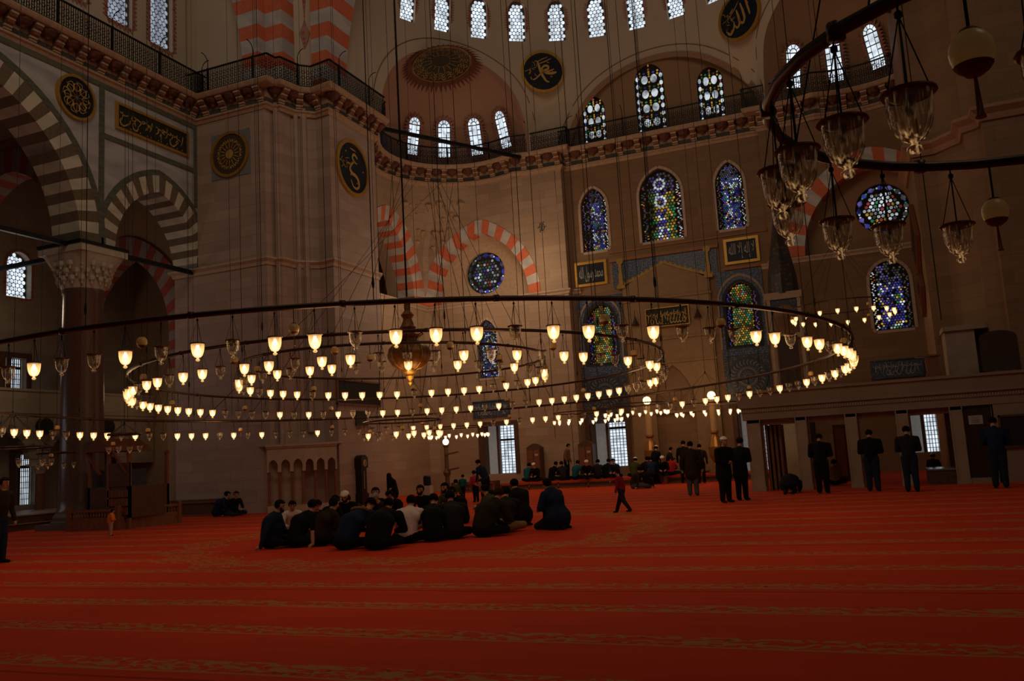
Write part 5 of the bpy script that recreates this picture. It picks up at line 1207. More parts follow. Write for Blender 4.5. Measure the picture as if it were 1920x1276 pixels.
def put_egg(loc,label,group,scale=1.,dz=0):
    if 'e' not in EGG:
        t=thing('ostrich_egg','x','ostrich egg'); b=B(); b.lathe([(.058*math.sin(PI*k/12)+.0005,-.215+.066*math.cos(PI*k/12)) for k in range(13)],(0,0,0),20); b.build('shell',EGGM,t,smooth='all')
        b=B(); b.lathe([(0,-.286),(.022,-.283),(.042,-.269),(.052,-.254),(.049,-.252)],(0,0,0),16); b.build('cap',EGGC,t)
        b=B(); b.lathe([(.0,-.145),(.02,-.148),(.032,-.158),(.03,-.162)],(0,0,0),12); b.build('top_cap',EGGC,t)
        b=B(); b.tube([(0,0,.02),(0,0,-.15)],.005,5); b.build('hanger',IRON,t)
        b=B(); b.tube([(0,0,-.28),(-.004,0,-.40)],.003,4); b.tube([(.002,0,-.28),(.010,.003,-.40)],.003,4); b.tube([(0,.003,-.31),(.003,-.008,-.40)],.003,4); b.lathe([(.004,-.395),(.014,-.398),(.014,-.404),(0,-.405)],(.002,0,0),8); b.build('tassel',plain('gold_brown_tassel',(.30,.15,.03),.6),t)
        EGG['e']=t; o=t; o.location=loc; o['label']=label; o['group']=group
    else: o=copy_tree(EGG['e'],loc,label,group)
    o.scale=(scale,)*3; return o
def px(p):
    d=Vector(p)-C0; z=d.dot(fwd)
    if z<.05: return (-9999,-9999,z)
    return (960+FPX*d.dot(CR)/z,638-FPX*d.dot(CU)/z,z)
def inview(p,m=10): q=px(p); return q[2]>0 and -m<q[0]<1920+m and -m-20<q[1]<1276+m
ORD='first second third fourth fifth sixth seventh eighth ninth tenth eleventh twelfth thirteenth fourteenth fifteenth sixteenth seventeenth eighteenth nineteenth twentieth twenty-first twenty-second twenty-third twenty-fourth twenty-fifth twenty-sixth twenty-seventh twenty-eighth twenty-ninth thirtieth thirty-first thirty-second thirty-third thirty-fourth thirty-fifth thirty-sixth thirty-seventh thirty-eighth thirty-ninth fortieth'.split()
for _t in ('fortieth:','fiftieth:'):
    for _k,_u in enumerate('first second third fourth fifth sixth seventh eighth ninth'.split()): ORD.append(('forty-' if _t[0:2]=='fo' else 'fifty-')+_u)
    if _t[0:2]=='fo': ORD.append('fiftieth')
def ordn(i,n):
    if i==0: return 'leftmost'
    if i==n-1: return 'rightmost'
    if i<=n-1-i or n-1-i>=len(ORD): 
        return ORD[i] if i<len(ORD) else 'number %d'%(i+1)
    return ORD[n-1-i]+' from right' if n-1-i<len(ORD) else ORD[i]
def ring_obj(c,r,z,ax,ay,rad,lab,nm,wires,top=27.,cone=None,wr_=.006,name='lamp_ring_chandelier',ylim=None,extra=None):
    P=lambda a,rr=r: Vector((c[0]+rr*math.cos(a),c[1]+rr*math.sin(a),z+ax*rr*math.cos(a)+ay*rr*math.sin(a)))
    t=thing(name,lab,'chandelier',(c[0],c[1],z)); b=B(); n=max(32,int(r*14)); b.tube([P(2*PI*k/n) for k in range(n)],rad,8,closed=True)
    for k in range(wires*2): a=2*PI*(k+.2)/(wires*2); b.lathe([(rad*1.2,-rad*1.15),(rad*1.2,rad*1.15)],P(a),8)
    b.build('ring_tube',BRONZE,t,smooth='all')
    if cone: 
        b=B(); ap=Vector((c[0],c[1],z+cone))
        for k in range(wires): a=2*PI*(k+.2)/wires; b.tube([P(a),ap],wr_,4)
        b.lathe([(0,-.06),(.03,-.03),(.03,.03),(0,.06)],ap,8); b.tube([ap,(ap.x,ap.y,top)],wr_*1.3,4); b.build('suspension_wire',WIREM,t)
    else:
        for k in range(wires):
            a=2*PI*(k+.2)/wires; p=P(a); b=B(); b.tube([p,(p.x,p.y,top)],.0065 if r>2 else .006,4); b.lathe([(.0,.14),(.014,.17),(.018,.21),(.011,.28),(0,.31)],p,6); b.build('suspension_wire',WIREM,t)
    return t,P
def lamps_on(P,c,near_list,n_total,ringlab,lampdrop,scale=1.,litp=.62,seed=1,eggs=(),rad=.03,negg=10,far_only=False,limit=None,alllit=None):
    rnd=random.Random(seed); N=3600; A=[2*PI*k/N for k in range(N)]; Q=[px(P(a)) for a in A]; cd=px(Vector((c[0],c[1],P(0).z)))[2]
    items=[]
    for (x,lit) in near_list:
        best=min((k for k in range(N) if Q[k][2]<cd*1.0),key=lambda k:abs(Q[k][0]-x)); items.append((A[best],lit))
    angs=sorted(a%(2*PI) for a,_ in items); step=2*PI/n_total; k=0
    if items:
        # continue round the rest of the ring
        gaps=[((angs[(i+1)%len(angs)]-angs[i])%(2*PI),i) for i in range(len(angs))]; g,i=max(gaps); a0=angs[i]; m=int(round(g/step)); 
        for j in range(1,m): items.append(((a0+g*j/m),rnd.random()<litp))
    else:
        for j in range(n_total): items.append((2*PI*(j+.3)/n_total,rnd.random()<litp))
    vis=[]
    for a,l in items:
        p=P(a)+Vector((0,0,-rad))
        if inview(p+Vector((0,0,-.3)),8) : vis.append((px(p)[0],a,l if alllit is None else alllit,p,px(p)[2]<cd))
    for side in (True,False):
        L=sorted([v for v in vis if v[4]==side],key=lambda v:v[0]); n=len(L)
        for i,v in enumerate(L):
            put_lamp(v[3],v[2],'%s glass lamp, %s on the %s side of %s'%('lit' if v[2] else 'unlit',ordn(i,n),'near' if side else 'far',ringlab),'glass bell lamps on '+ringlab,scale,rnd.random()*6)
    E=[]
    for x in eggs:
        best=min((k for k in range(N) if Q[k][2]<cd),key=lambda k:abs(Q[k][0]-x)); E.append(A[best])
    if negg:
        for j in range(negg):
            a=2*PI*(j+.5)/negg
            if not any(abs((a-e+PI)%(2*PI)-PI)<.3 for e in E) : E.append(a)
    E=[(px(P(a))[0],a,px(P(a))[2]<cd) for a in E if inview(P(a),6)]
    for side in (True,False):
        L=sorted([e for e in E if e[2]==side]); n=len(L)
        for i,e in enumerate(L): put_egg(P(e[1])+Vector((0,0,-rad)),'tan ostrich egg, %s on the %s side of %s'%(ordn(i,n),'near' if side else 'far',ringlab),'ostrich eggs on '+ringlab,scale)
    return len(vis)
L1=[(17,0),(64,1),(117,0),(177,0),(235,1),(303,0),(371,1),(437,0),(514,1),(588,1),(665,0),(741,1),(815,1),(890,1),(962,0),(1033,1),(1100,1),(1161,0),(1221,1),(1274,0),(1327,0),(1372,0),(1413,1),(1448,1),(1477,0),(1508,1),(1531,1),(1550,0)]
c1=(-8.9,15.9)
k1=1.62; t1,P1=ring_obj((-5.502*k1,9.804*k1),5.40*k1,HC+k1,.013,-.014,.032,'widest lamp ring, a dark bronze tube circle spanning most of the hall','R1',16)
nl=lamps_on(P1,(-5.502*k1,9.804*k1),[(x,bool(l)) for x,l in L1],132,'the widest ring',0,1.,.62,3,(266,549,1131,1348),.03,20)
k2=1.87; t2,P2=ring_obj((-4.804*k2,8.5*k2),2.885*k2,HC+k2,.006,-.017,.027,'middle lamp ring of dark bronze tube nested inside the widest one','R2',12)
L2=[(275,1),(295,1),(317,0),(343,1),(379,1),(413,0),(458,1),(503,1),(552,0),(602,1),(655,1),(708,0),(762,0),(815,0),(868,1),(918,0),(967,1),(1013,0),(1055,1),(1091,1),(1124,0),(1150,0),(1174,1),(1199,0),(1215,1),(1228,1)]
nl+=lamps_on(P2,(-4.804*k2,8.5*k2),[(x,bool(l)) for x,l in L2],84,'the middle ring',0,1.,.62,5,(240,439,626,842,1035),.027,14)
k3=2.05; t3,P3=ring_obj((-4.373*k3,7.517*k3),1.515*k3,HC+k3,-.009,-.005,.025,'smallest lamp ring of the three nested ones around the gilded lantern','R3',8)
L3=[(519,1),(544,0),(580,1),(621,1),(667,0),(714,0),(764,1),(811,0),(856,1),(896,0),(933,0),(962,1),(990,0),(1009,0)]
nl+=lamps_on(P3,(-4.373*k3,7.517*k3),[(x,bool(l)) for x,l in L3],46,'the smallest nested ring',0,1.,.6,8,(),.025,8)
k5=1.25; t5,P5=ring_obj((.627*k5,2.816*k5),.834*k5,HC+k5,-.039,.001,.024,'near dark bronze lamp ring cut by the top right corner of the view','S5',5,cone=3.6,top=12,wr_=.0035)
N=3600
def ang_at(P,x,y):
    best=None
    for k in range(N):
        a=2*PI*k/N; q=px(P(a)); d=abs(q[0]-x)+abs(q[1]-y)*.8
        if best is None or d<best[0]: best=(d,a)
    return best[1]
lab5=['unlit ribbed glass lamp hanging highest at the top right, largest in view','unlit ribbed glass lamp left of the largest one, over the small blue-lit windows','unlit ribbed glass lamp at the left end of the near ring','unlit ribbed glass lamp half hidden behind its neighbour at the left of the near ring','unlit ribbed glass lamp beside the pulpit spire on the near ring','unlit ribbed glass lamp left of the round coloured window','unlit ribbed glass lamp in front of the round coloured window','unlit ribbed glass lamp right of the round coloured window, before the pier','unlit glass lamp cut by the right edge of the view']
for (x,y),lb in zip(((1680,8),(1560,62),(1478,128),(1448,180),(1462,262),(1556,296),(1652,308),(1780,309),(1935,-40)),lab5):
    put_lamp(P5(ang_at(P5,x,y))+Vector((0,0,-.024)),False,lb,'glass lamps on the near ring',.92)
for (x,y),lb in zip(((1853,305),(1800,-60)),('tan ostrich egg with red cap hanging from the near ring before the right pier','large tan ostrich egg with red cap and long tassel at the top right')):
    a=ang_at(P5,x,y); p=P5(a); put_egg(p+Vector((0,0,-.024)),lb,'ostrich eggs on the near ring',1.)
# small far rings
def small(px_,py_,depth,r,nl_,lab,short,scale=1.,alllit=None,litp=.8,dz=.28,cone=1.6,seed=1,egg=3,group=None):
    v=ray(px_,py_); p=C0+v*(depth/v.dot(fwd)); t,P=ring_obj((p.x,p.y),r,p.z+dz,0,0,.022,lab,short,6,cone=cone,top=26)
    return lamps_on(P,(p.x,p.y),[],nl_,short,0,scale,litp,seed,(),.02,egg,alllit=alllit),P
small(755,812,23,1.02,14,'small lamp ring with mostly unlit lamps behind the gilded lantern','the ring behind the lantern',.95,None,.35,.33,seed=4)
small(1580,588,33,1.85,18,'lit lamp ring hanging high before the tall coloured window at right','the high right ring',1.05,True,1,.3,cone=2.6,seed=6)
small(22,862,22,.9,9,'small lamp ring with unlit lamps in the aisle at the left edge','the left aisle ring',.95,False,0,.3,seed=7,cone=.9)
small(105,868,25,.5,4,'tiny lamp ring with unlit lamps beside the granite column','the tiny ring by the column',.9,False,0,.3,seed=8,egg=0,cone=.8)
small(233,838,20,.35,4,'tiny unlit lamp ring above the preaching throne','the tiny ring above the throne',.85,False,0,.3,seed=9,egg=1,cone=.25)
# far cluster: the lamps on these rings are a few pixels each -> one mass of lamps
far=B(); fb=B(); fr=[]
for (x_,y_,d_,r_,n_) in ((860,814,36,1.25,16),(1102,786,34,1.35,16),(1193,772,34,1.25,16),(1328,771,35,1.3,15)):
    v=ray(x_,y_); p=C0+v*(d_/v.dot(fwd)); t,P=ring_obj((p.x,p.y),r_,p.z+.3,0,0,.02,{860:'small far lamp ring with all lamps lit, left of the casement by the bookcase',1102:'left one of three small lit lamp rings near the mihrab',1193:'middle one of three small lit lamp rings near the mihrab',1328:'right one of three small lit lamp rings near the mihrab'}[x_],'far',6,cone=1.3,top=26)
    for k in range(n_):
        q=P(2*PI*(k+.37)/n_)+Vector((0,0,-.02))
        for nm,mi in (('cup',0),('rim',1),('bulb',2),('hanger',3)): s=LM[nm] if nm!='cup' else None
        far.lathe([(.072,-.272),(.066,-.33),(.049,-.392),(.014,-.425),(.02,-.44),(0,-.455)],q,10,0); far.lathe([(.07,-.265),(.07,-.275),(0,-.28)],q,10,1); far.lathe([(.0,-.42),(.032,-.39),(.044,-.36),(.028,-.29)],q,8,2); far.tube([q+Vector((0,0,.02)),q+Vector((0,0,-.27))],.005,4,3)
o=far.build('far_hanging_lamp_mass',[G_L,RIMM,BULB,IRON]); tg(o,'mass of tiny lit glass lamps on the small far rings before the back wall','lamp',kind='stuff')
# guy wires fanning from the corner of the exedra gallery to the rings
b=B(); 
for k,a in enumerate((2.2,2.35,2.5,2.65,1.9,1.75,2.8,2.05)): b.tube([P1(a),Vector((-21.2+.35*k,36.9+.3*k,16.05))],.011,4)
for k,(x,y) in enumerate(((900,700),(985,740),(1040,760))): 
    v=ray(x,y); q=C0+v*(30/v.dot(fwd)); b.tube([Vector((-20.2+.3*k,39.2,16.05)),q],.011,4)
o=b.build('guy_wire',WIREM,t1,kind='stuff')
# golden lantern on its chain
lc=onY(767,665,16.1); R=40*px(lc)[2]/FPX
t=thing('gilded_lantern','large bulbous ribbed gilded lantern hanging at the centre of the nested rings','lantern',lc)
GL_=plain('aged_amber_gilding',(.22,.09,.022),.42,.35,var=.3,scale=18); b=B(); n=48; vs=[];fs=[]; prof=[(.05,-.78),(.10,-.76),(.22,-.72),(.55,-.64),(.80,-.45),(.97,-.15),(1.0,.05),(.92,.32),(.70,.52),(.45,.62),(.38,.72),(.48,.80),(.30,.92)]
for r_,z in prof:
    for k in range(n): a=2*PI*k/n; f=1-.07*abs(math.sin(a*4))**.0 if r_<.3 else 1-.10*(1-abs(math.sin(a*4))); vs.append((lc.x+R*r_*f*math.cos(a),lc.y+R*r_*f*math.sin(a),lc.z+R*z))
for j in range(len(prof)-1):
    for k in range(n): fs.append((j*n+k,j*n+(k+1)%n,(j+1)*n+(k+1)%n,(j+1)*n+k))
b.add(vs,fs); b.build('ribbed_body',GL_,t,smooth='all')
b=B()
for k in range(8):
    a=2*PI*k/8; b.tube([(lc.x+R*(r_*1.01)*math.cos(a+PI/8),lc.y+R*(r_*1.01)*math.sin(a+PI/8),lc.z+R*z) for r_,z in prof[2:11]],R*.022,5)
b.build('gilt_rib',GOLD,t)
b=B(); b.lathe([(R*q,R*z) for q,z in ((.0,-1.45),(.06,-1.38),(.10,-1.30),(.05,-1.22),(.16,-1.1),(.20,-1.0),(.14,-.95),(.3,-.82),(.34,-.72),(.1,-.7))],lc,16); b.build('lower_finial',GOLD,t)
b=B(); b.lathe([(R*q,R*z) for q,z in ((.42,.78),(.58,.84),(.62,.92),(.34,1.0),(.26,1.15),(.4,1.3),(.3,1.42),(.2,1.7),(.32,1.9),(.14,2.1),(.16,2.6),(.03,2.8))],lc,14)
for k in range(8): a=2*PI*k/8; b.tube([(lc.x+R*.55*math.cos(a),lc.y+R*.55*math.sin(a),lc.z+R*.9),(lc.x+R*.72*math.cos(a),lc.y+R*.72*math.sin(a),lc.z+R*1.0),(lc.x+R*.6*math.cos(a),lc.y+R*.6*math.sin(a),lc.z+R*1.12)],R*.04,5)
b.build('crown',GL_,t)
b=B(); b.tube([(lc.x,lc.y,lc.z+R*2.7),(lc.x,lc.y,26)],.02,5); b.build('suspension_chain',IRON,t)
# heavy rope + pulley hanging down in front of the left exedra
t=thing('hanging_rope','thick dark knotted rope hanging from above before the left half dome','rope',(onY(748,262,20))); b=B(); p=onY(749,262,20); q=[p+Vector((0,0,k*.12)) for k in range(70)]; b.tube(q,[.014+.006*(k%2) for k in range(70)],5); b.build('rope',IRON,t); b=B(); b.tube([p+Vector((.06*math.cos(a*PI/5),0,-.06+.06*math.sin(a*PI/5))) for a in range(10)],.014,5,closed=True); b.build('iron_hook_ring',IRON,t)
t=thing('hanging_rope','dark rope with a weighted tip hanging before the red and white arches','rope',(onY(755,330,22))); b=B(); p=onY(762,540,22); q=onY(754,300,22); q=Vector((p.x,p.y,q.z+6)); b.tube([p,q],.018,5); b.build('rope',IRON,t); b=B(); b.lathe([(0,-.1),(.035,-.05),(.03,.1),(0,.15)],p,8); b.build('weight',IRON,t)
p=onY(1016,425,30); t=thing('hanging_ornament','small openwork lozenge ornament hanging before the plain wall left of the mihrab bay','ornament',p)
b=B(); G=lambda a,c,d=0: p+Vector((a,-d,c))
for k in range(6): a=k*PI/3; b.tube([G(math.cos(a)*.11,math.sin(a)*.16),G(math.cos(a+PI/3)*.11,math.sin(a+PI/3)*.16)],.02,5); b.tube([G(0,0),G(math.cos(a)*.18,math.sin(a)*.24)],.018,5)
b.build('lozenge',plain('grey_metal_openwork',(.16,.15,.14),.4,.6),t); b=B(); b.tube([p,p+Vector((0,0,16))],.01,4); b.tube([p,p-Vector((0,0,8))],.01,4); b.build('wire',WIREM,t)
# loose bare wires that hang in front of the walls
for k,(x,Y) in enumerate(((78,20),(240,19),(292,21),(352,22),(432,20),(487,23),(640,21),(706,25),(982,24),(1085,24),(1110,22),(1180,26),(1235,24),(1330,26),(1412,24),(1760,14))):
    p=onY(x,560,Y); b=B(); b.tube([(p.x,p.y,3.2),(p.x,p.y,26)],.008,4); o=b.build('hanging_wire',WIREM); tg(o,'thin bare dark wire hanging straight down from the dome','wire','bare wires hanging from the dome')
print('lamps in view',nl)
# ================================================================== PEOPLE
SKIN=plain('warm_skin',(.46,.22,.13),.6,var=.05); SKIND=plain('tanned_skin',(.36,.17,.10),.6,var=.05)
HAIR=plain('near_black_hair',(.007,.005,.004),.85,spec=.08); HAIRB=plain('brown_hair',(.028,.013,.006),.85,spec=.08); HAIRG=plain('grey_hair',(.22,.20,.18),.7); EYE=plain('dark_eye',(.01,.008,.006),.3); LIP=plain('lip',(.30,.11,.08),.6)
CL={}
def cloth(n,c): 
    if n not in CL: CL[n]=plain(n,c,.9,var=.15,scale=5,spec=.1)
    return CL[n]
K={'navy':cloth('navy_cloth',(.012,.020,.050)),'black':cloth('black_cloth',(.008,.007,.007)),'brown':cloth('dark_brown_cloth',(.03,.017,.010)),'olive':cloth('dark_olive_cloth',(.022,.018,.009)),'white':cloth('off_white_shirt',(.62,.50,.44)),
 'char':cloth('charcoal_cloth',(.018,.017,.018)),'teal':cloth('teal_cloth',(.012,.09,.10)),'red':cloth('red_jacket',(.42,.02,.02)),'khaki':cloth('khaki_coat',(.16,.09,.03)),'tan':cloth('tan_trousers',(.26,.15,.06)),'orange':cloth('orange_hooded_jacket',(.70,.17,.03)),
 'cream':cloth('cream_trousers',(.38,.25,.14)),'green':cloth('moss_green_cloth',(.05,.06,.015)),'maroon':cloth('maroon_jumper',(.20,.012,.012)),'jean':cloth('dark_denim',(.015,.022,.04)),'pink':cloth('rose_red_coat',(.45,.03,.05)),'grey':cloth('grey_cloth',(.08,.075,.07))}
CAPW=plain('white_knit_cap',(.75,.68,.60),.9); SHOE=plain('black_sock',(.008,.007,.007),.8)
def seg(p,q,r0,r1,m): return ('s',Vector(p),Vector(q),r0,r1,m)
def ell(c,r,m): return ('e',Vector(c),Vector(r),0,0,m)
def prim_mesh(b,pr,mi=0):
    if pr[0]=='s':
        _,p,q,r0_,r1_,m=pr; d=q-p; L=d.length
        if L<1e-4: return
        Z=d/L; X=Z.orthogonal().normalized(); Y=Z.cross(X); prof=[]
        for k in range(5): a=PI/2*k/4; prof.append((max(.0006,r0_*math.sin(a)),-r0_*math.cos(a)))
        for k in range(1,5): prof.append((r0_+(r1_-r0_)*k/5,L*k/5))
        for k in range(5): a=PI/2*k/4; prof.append((max(.0006,r1_*math.cos(a)),L+r1_*math.sin(a)))
        b.lathe(prof,p,12,mi,(X,Y,Z))
    else:
        _,c,r,_,_,m=pr; b.lathe([(math.sin(PI*k/10)+.0006,-math.cos(PI*k/10)) for k in range(11)],(0,0,0),14,mi); n=11*14
        for i in range(len(b.v)-n,len(b.v)): v=b.v[i]; b.v[i]=(c.x+v[0]*r.x,c.y+v[1]*r.y,c.z+v[2]*r.z)
def hand(extra,w,dirv,up,side,s=1.):
    """five bent fingers; w wrist point"""
    d=Vector(dirv).normalized(); n=Vector(up); n=(n-d*n.dot(d)).normalized(); x=d.cross(n)*side
    palm=w+d*.05*s; extra.append(seg(w,palm+d*.02*s,.024*s,.030*s,'skin')); 
    for k,(o,l) in enumerate(((-.027,.062),(-.009,.072),(.009,.068),(.026,.052))):
        a=palm+d*.025*s+x*o*s; m=a+(d*.8-n*.35)*l*.5*s; e=m+(d*.45-n*.8)*l*.5*s; extra.append(seg(a,m,.0095*s,.009*s,'skin')); extra.append(seg(m,e,.009*s,.007*s,'skin'))
    a=w+d*.015*s-x*.024*s; m=a+(d*.55-x*.75)*.035*s; extra.append(seg(a,m,.011*s,.010*s,'skin')); extra.append(seg(m,m+(d*.9-n*.3)*.03*s,.010*s,.008*s,'skin'))
def person(label,pos,head_dir,pose='cross',H=1.75,top='black',legs='char',skin=None,hair=HAIR,cap=None,arms='lap',lean=.35,turn=0.,nod=.25,vox=.018,group=None,bulk=1.,beard=False,hood=None,coat=False,child=False,feet=SHOE,sleeve=True,face=True,bald=False,veil=False,name='person',glasses=False,z0=0.,phone=False,mirror=1,collar=None):
    s=H/1.75; S=lambda *a: Vector(a); pr=[];ex_=[]; bk=bulk
    bk=bk*(1.25 if child else 1.12 if pose in('stand','sujud') else 1.); skinm=skin or SKIN; slm='top' if sleeve else 'skin'; up=Vector((0,0,1))
    if pose in('cross','kneel','sujud'):
        pz=.13 if pose=='cross' else .27
        if pose=='sujud': pz=.30
        pel=S(0,0,pz); 
        if pose=='sujud': ch=S(0,.30,.36); nk=S(0,.47,.30); sh=S(0,.44,.32)
        else: ch=S(0,lean*.22,pz+.30); nk=S(0,lean*.62,pz+.50); sh=S(0,lean*.55,pz+.455)
        pr+= [ell(pel,(.185*bk,.15*bk,.14),'legs' if not coat else 'top'),seg(pel+S(0,0,.06),ch,.155*bk,.165*bk,'top'),seg(ch,sh-S(0,0,.05),.165*bk,.13*bk,'top'),seg(sh+S(-.13,0,-.03),sh+S(.13,0,-.03),.085*bk,.085*bk,'top'),ell(ch+S(0,-.01,.04),(.20*bk,.135*bk,.16),'top')]
        if coat: pr+=[seg(pel+S(0,-.03,-.02),pel+S(0,.02,.12),.22*bk,.18*bk,'top')]
        if veil: pr+=[seg(S(0,0,.22),S(0,.03,.6),.27,.2,'top')]
        for k in (-1,1):
            if pose=='cross':
                hip=S(.10*k,.02,pz-.01); kn=S(.33*k,.27,.12); an=S(-.06*k,.34,.07)
                pr+=[seg(hip,kn,.10,.075,'legs'),seg(kn,an,.068,.045,'legs')]; ex_f=seg(an,an+S(-.12*k,.02,-.01),.04,.028,'feet'); pr.append(ex_f)
            else:
                hip=S(.09*k,0,pz-.02); kn=S(.14*k,.36,.075); an=S(.10*k,-.12,.05)
                if pose=='sujud': kn=S(.13*k,.14,.08); hip=S(.09*k,-.05,.30); an=S(.10*k,-.26,.05)
                pr+=[seg(hip,kn,.105,.075,'legs'),seg(kn,an,.065,.048,'legs'),seg(an,an+S(0,-.17,-.01),.042,.03,'feet')]
            so=sh+S(.18*k*bk,0,-.03)
            if arms=='lap': el=so+S(.06*k,.08,-.25); wr=S(.12*k,sh.y+.22,pz+.14); dv=S(-.5*k,.8,-.2)
            elif arms=='ground' and k==mirror: el=so+S(.10*k,-.09,-.24); wr=S(so.x+.17*k,so.y-.16,.055); dv=S(.25*k,-.9,-.15)
            elif arms=='face' and k==1: el=so+S(.05,.14,-.2); wr=S(.05,sh.y+.24,pz+.50); dv=S(-.3,-.2,.9)
            elif arms=='open': el=so+S(.07*k,.10,-.22); wr=so+S(.02*k,.34,-.12); dv=S(-.2*k,.9,.2)
            else: el=so+S(.06*k,.08,-.25); wr=S(.14*k,sh.y+.2,pz+.14); dv=S(-.4*k,.8,-.2)
            if pose=='sujud': el=S(.26*k,.42,.16); wr=S(.2*k,.62,.05); dv=S(0,1,0)
            pr+=[seg(so,el,.066*bk,.052*bk,'top'),seg(el,wr,.050*bk,.036*bk if sleeve else .032,slm)]; hand(ex_,wr,dv,up,-k)
        hd=nk+S(0,.06+nod*.10,.135-nod*.03)
        if pose=='sujud': hd=S(0,.62,.16)
    else:
        st=pose; hz=.93; pel=S(0,0,hz)
        ch=S(0,lean*.12,1.22); sh=S(0,lean*.2,1.42); nk=S(0,lean*.22,1.475)
        pr+=[ell(pel,(.165*bk,.125*bk,.14),'top' if coat else 'legs'),seg(pel+S(0,0,.06),ch,.14*bk,.155*bk,'top'),seg(ch,sh-S(0,0,.06),.155*bk,.12*bk,'top'),seg(sh+S(-.145,0,-.03),sh+S(.145,0,-.03),.075*bk,.075*bk,'top'),ell(ch+S(0,0,.06),(.20*bk,.125*bk,.17),'top')]
        if coat: pr+=[seg(S(0,0,.72),S(0,0,1.05),.185*bk,.165*bk,'top'),ell(S(0,0,.70),(.19*bk,.14*bk,.06),'top')]
        if veil: pr+=[seg(S(0,0,.12),S(0,0,1.0),.27,.2,'top')]
        for k in (-1,1):
            fy=0 if st!='walk' else .30*k; hip=S(.09*k,0,hz-.03); kn=S(.10*k,fy*.45+.02,.50); an=S(.11*k if st!='walk' else .07*k,fy,.09)
            if st=='walk' and k==-1: an=S(-.06,-.36,.13); kn=S(-.08,-.10,.50)
            pr+=[seg(hip,kn,.102*bk,.078*bk,'legs'),seg(kn,an,.076*bk,.058*bk,'legs'),seg(an-S(0,.02,.04),an+S(.02*k,.15,-.055),.042,.034,'feet')]
            so=sh+S(.19*k*bk,0,-.03)
            if arms=='front': el=so+S(.045*k,.02,-.28); wr=S(.06*k,lean*.2+.20,1.08); dv=S(-1*k,.15,0)
            elif arms=='phone': el=so+S(.05*k,.05,-.27); wr=S(.07*k,.30,1.18); dv=S(-.3*k,.9,.3)
            elif arms=='reach' and k==1: el=so+S(.02,.22,-.10); wr=so+S(0,.44,-.12); dv=S(0,1,0)
            elif arms=='back': el=so+S(.09*k,-.06,-.27); wr=S(.05*k,-.17,.95); dv=S(-.6*k,0,-.6)
            else: el=so+S(.06*k,-.02,-.28); wr=so+S(.07*k,.06,-.53); dv=S(0,.15,-1)
            pr+=[seg(so,el,.064*bk,.052*bk,'top'),seg(el,wr,.050*bk,.038*bk if sleeve else .032,slm)]; hand(ex_,wr,dv,S(0,1,0) if arms not in('front','phone') else up,-k)
        hd=nk+S(0,.03+nod*.08,.155-nod*.03)
    hs=1.25 if child else 1.
    if child: hd=hd+S(0,0,.03)
    # head
    Rt=Matrix.Rotation(turn,3,'Z')@Matrix.Rotation(-nod*.9,3,'X')
    if pose=='sujud': Rt=Matrix.Rotation(-2.0,3,'X')
    hp=lambda x,y,z: hd+Rt@(Vector((x,y,z))*hs)
    pr+=[seg(nk-S(0,0,.03),hd-S(0,.02,.05),.058,.055,'skin')]
    hsegs=[seg(hp(0,-.015,.025),hp(0,.0,.03),.083*hs,.080*hs,'skin'),seg(hp(0,.012,-.02),hp(0,.03,-.062),.068*hs,.043*hs,'skin'),seg(hp(0,.085,.012),hp(0,.102,-.022),.011*hs,.016*hs,'skin')]
    hsegs+=[seg(hp(k*.078,0,.015),hp(k*.086,-.008,-.02),.014*hs,.011*hs,'skin') for k in (-1,1)]
    if not veil: pr+=hsegs
    else: pr+=[seg(hp(0,-.01,.03),hp(0,0,-.04),.105,.10,'top'),seg(hd-S(0,0,.05),sh,.10,.16,'top')]
    if hood: pr+=[seg(sh+S(-.09,-.07,.06),sh+S(.09,-.07,.06),.075,.075,'top'),ell(sh+S(0,-.10,.02),(.13,.07,.11),'top')]
    if collar is None and not veil: pr+=[seg(nk-S(0,.01,.05),nk-S(0,.005,.01),.075,.066,'top')]
    keys=['top','legs','skin','feet']; mats=[K[top],K[legs],skinm,feet]
    b=B()
    for p_ in pr: prim_mesh(b,p_)
    me=bpy.data.meshes.new('tmp'); me.from_pydata([tuple(v) for v in b.v],[],b.f); tmp=bpy.data.objects.new('tmp',me); COL.objects.link(tmp)
    md=tmp.modifiers.new('r','REMESH'); md.mode='VOXEL'; md.voxel_size=vox*(.75 if child else 1); md.use_smooth_shade=True
    m2=tmp.modifiers.new('s','SMOOTH'); m2.factor=.5; m2.iterations=3
    bpy.context.view_layer.update(); dg=bpy.context.evaluated_depsgraph_get(); ev=tmp.evaluated_get(dg); m3=bpy.data.meshes.new_from_object(ev); bpy.data.objects.remove(tmp)
    nf=len(m3.polygons); cen=np.empty(nf*3); m3.polygons.foreach_get('center',cen); cen=cen.reshape(-1,3); best=np.full(nf,1e9); idx=np.zeros(nf,int)
    for p_ in pr:
        k=keys.index(p_[5])
        if p_[0]=='s':
            p=np.array(p_[1]);q=np.array(p_[2]); d=q-p; t=np.clip(((cen-p)@d)/max(1e-9,d@d),0,1); r=p_[3]+(p_[4]-p_[3])*t; dd=np.linalg.norm(cen-(p+t[:,None]*d),axis=1)-r
        else:
            r=np.array(p_[2]); dd=(np.linalg.norm((cen-np.array(p_[1]))/r,axis=1)-1)*r.min()
        u=dd<best; best[u]=dd[u]; idx[u]=k
    co=np.empty(len(m3.vertices)*3); m3.vertices.foreach_get('co',co); co=co.reshape(-1,3)
    fb=B(); fb.v=[tuple(c) for c in co]; fb.f=[tuple(p.vertices) for p in m3.polygons]; fb.m=[int(i) for i in idx]; bpy.data.meshes.remove(m3)
    for e in ex_: prim_mesh(fb,e,2)
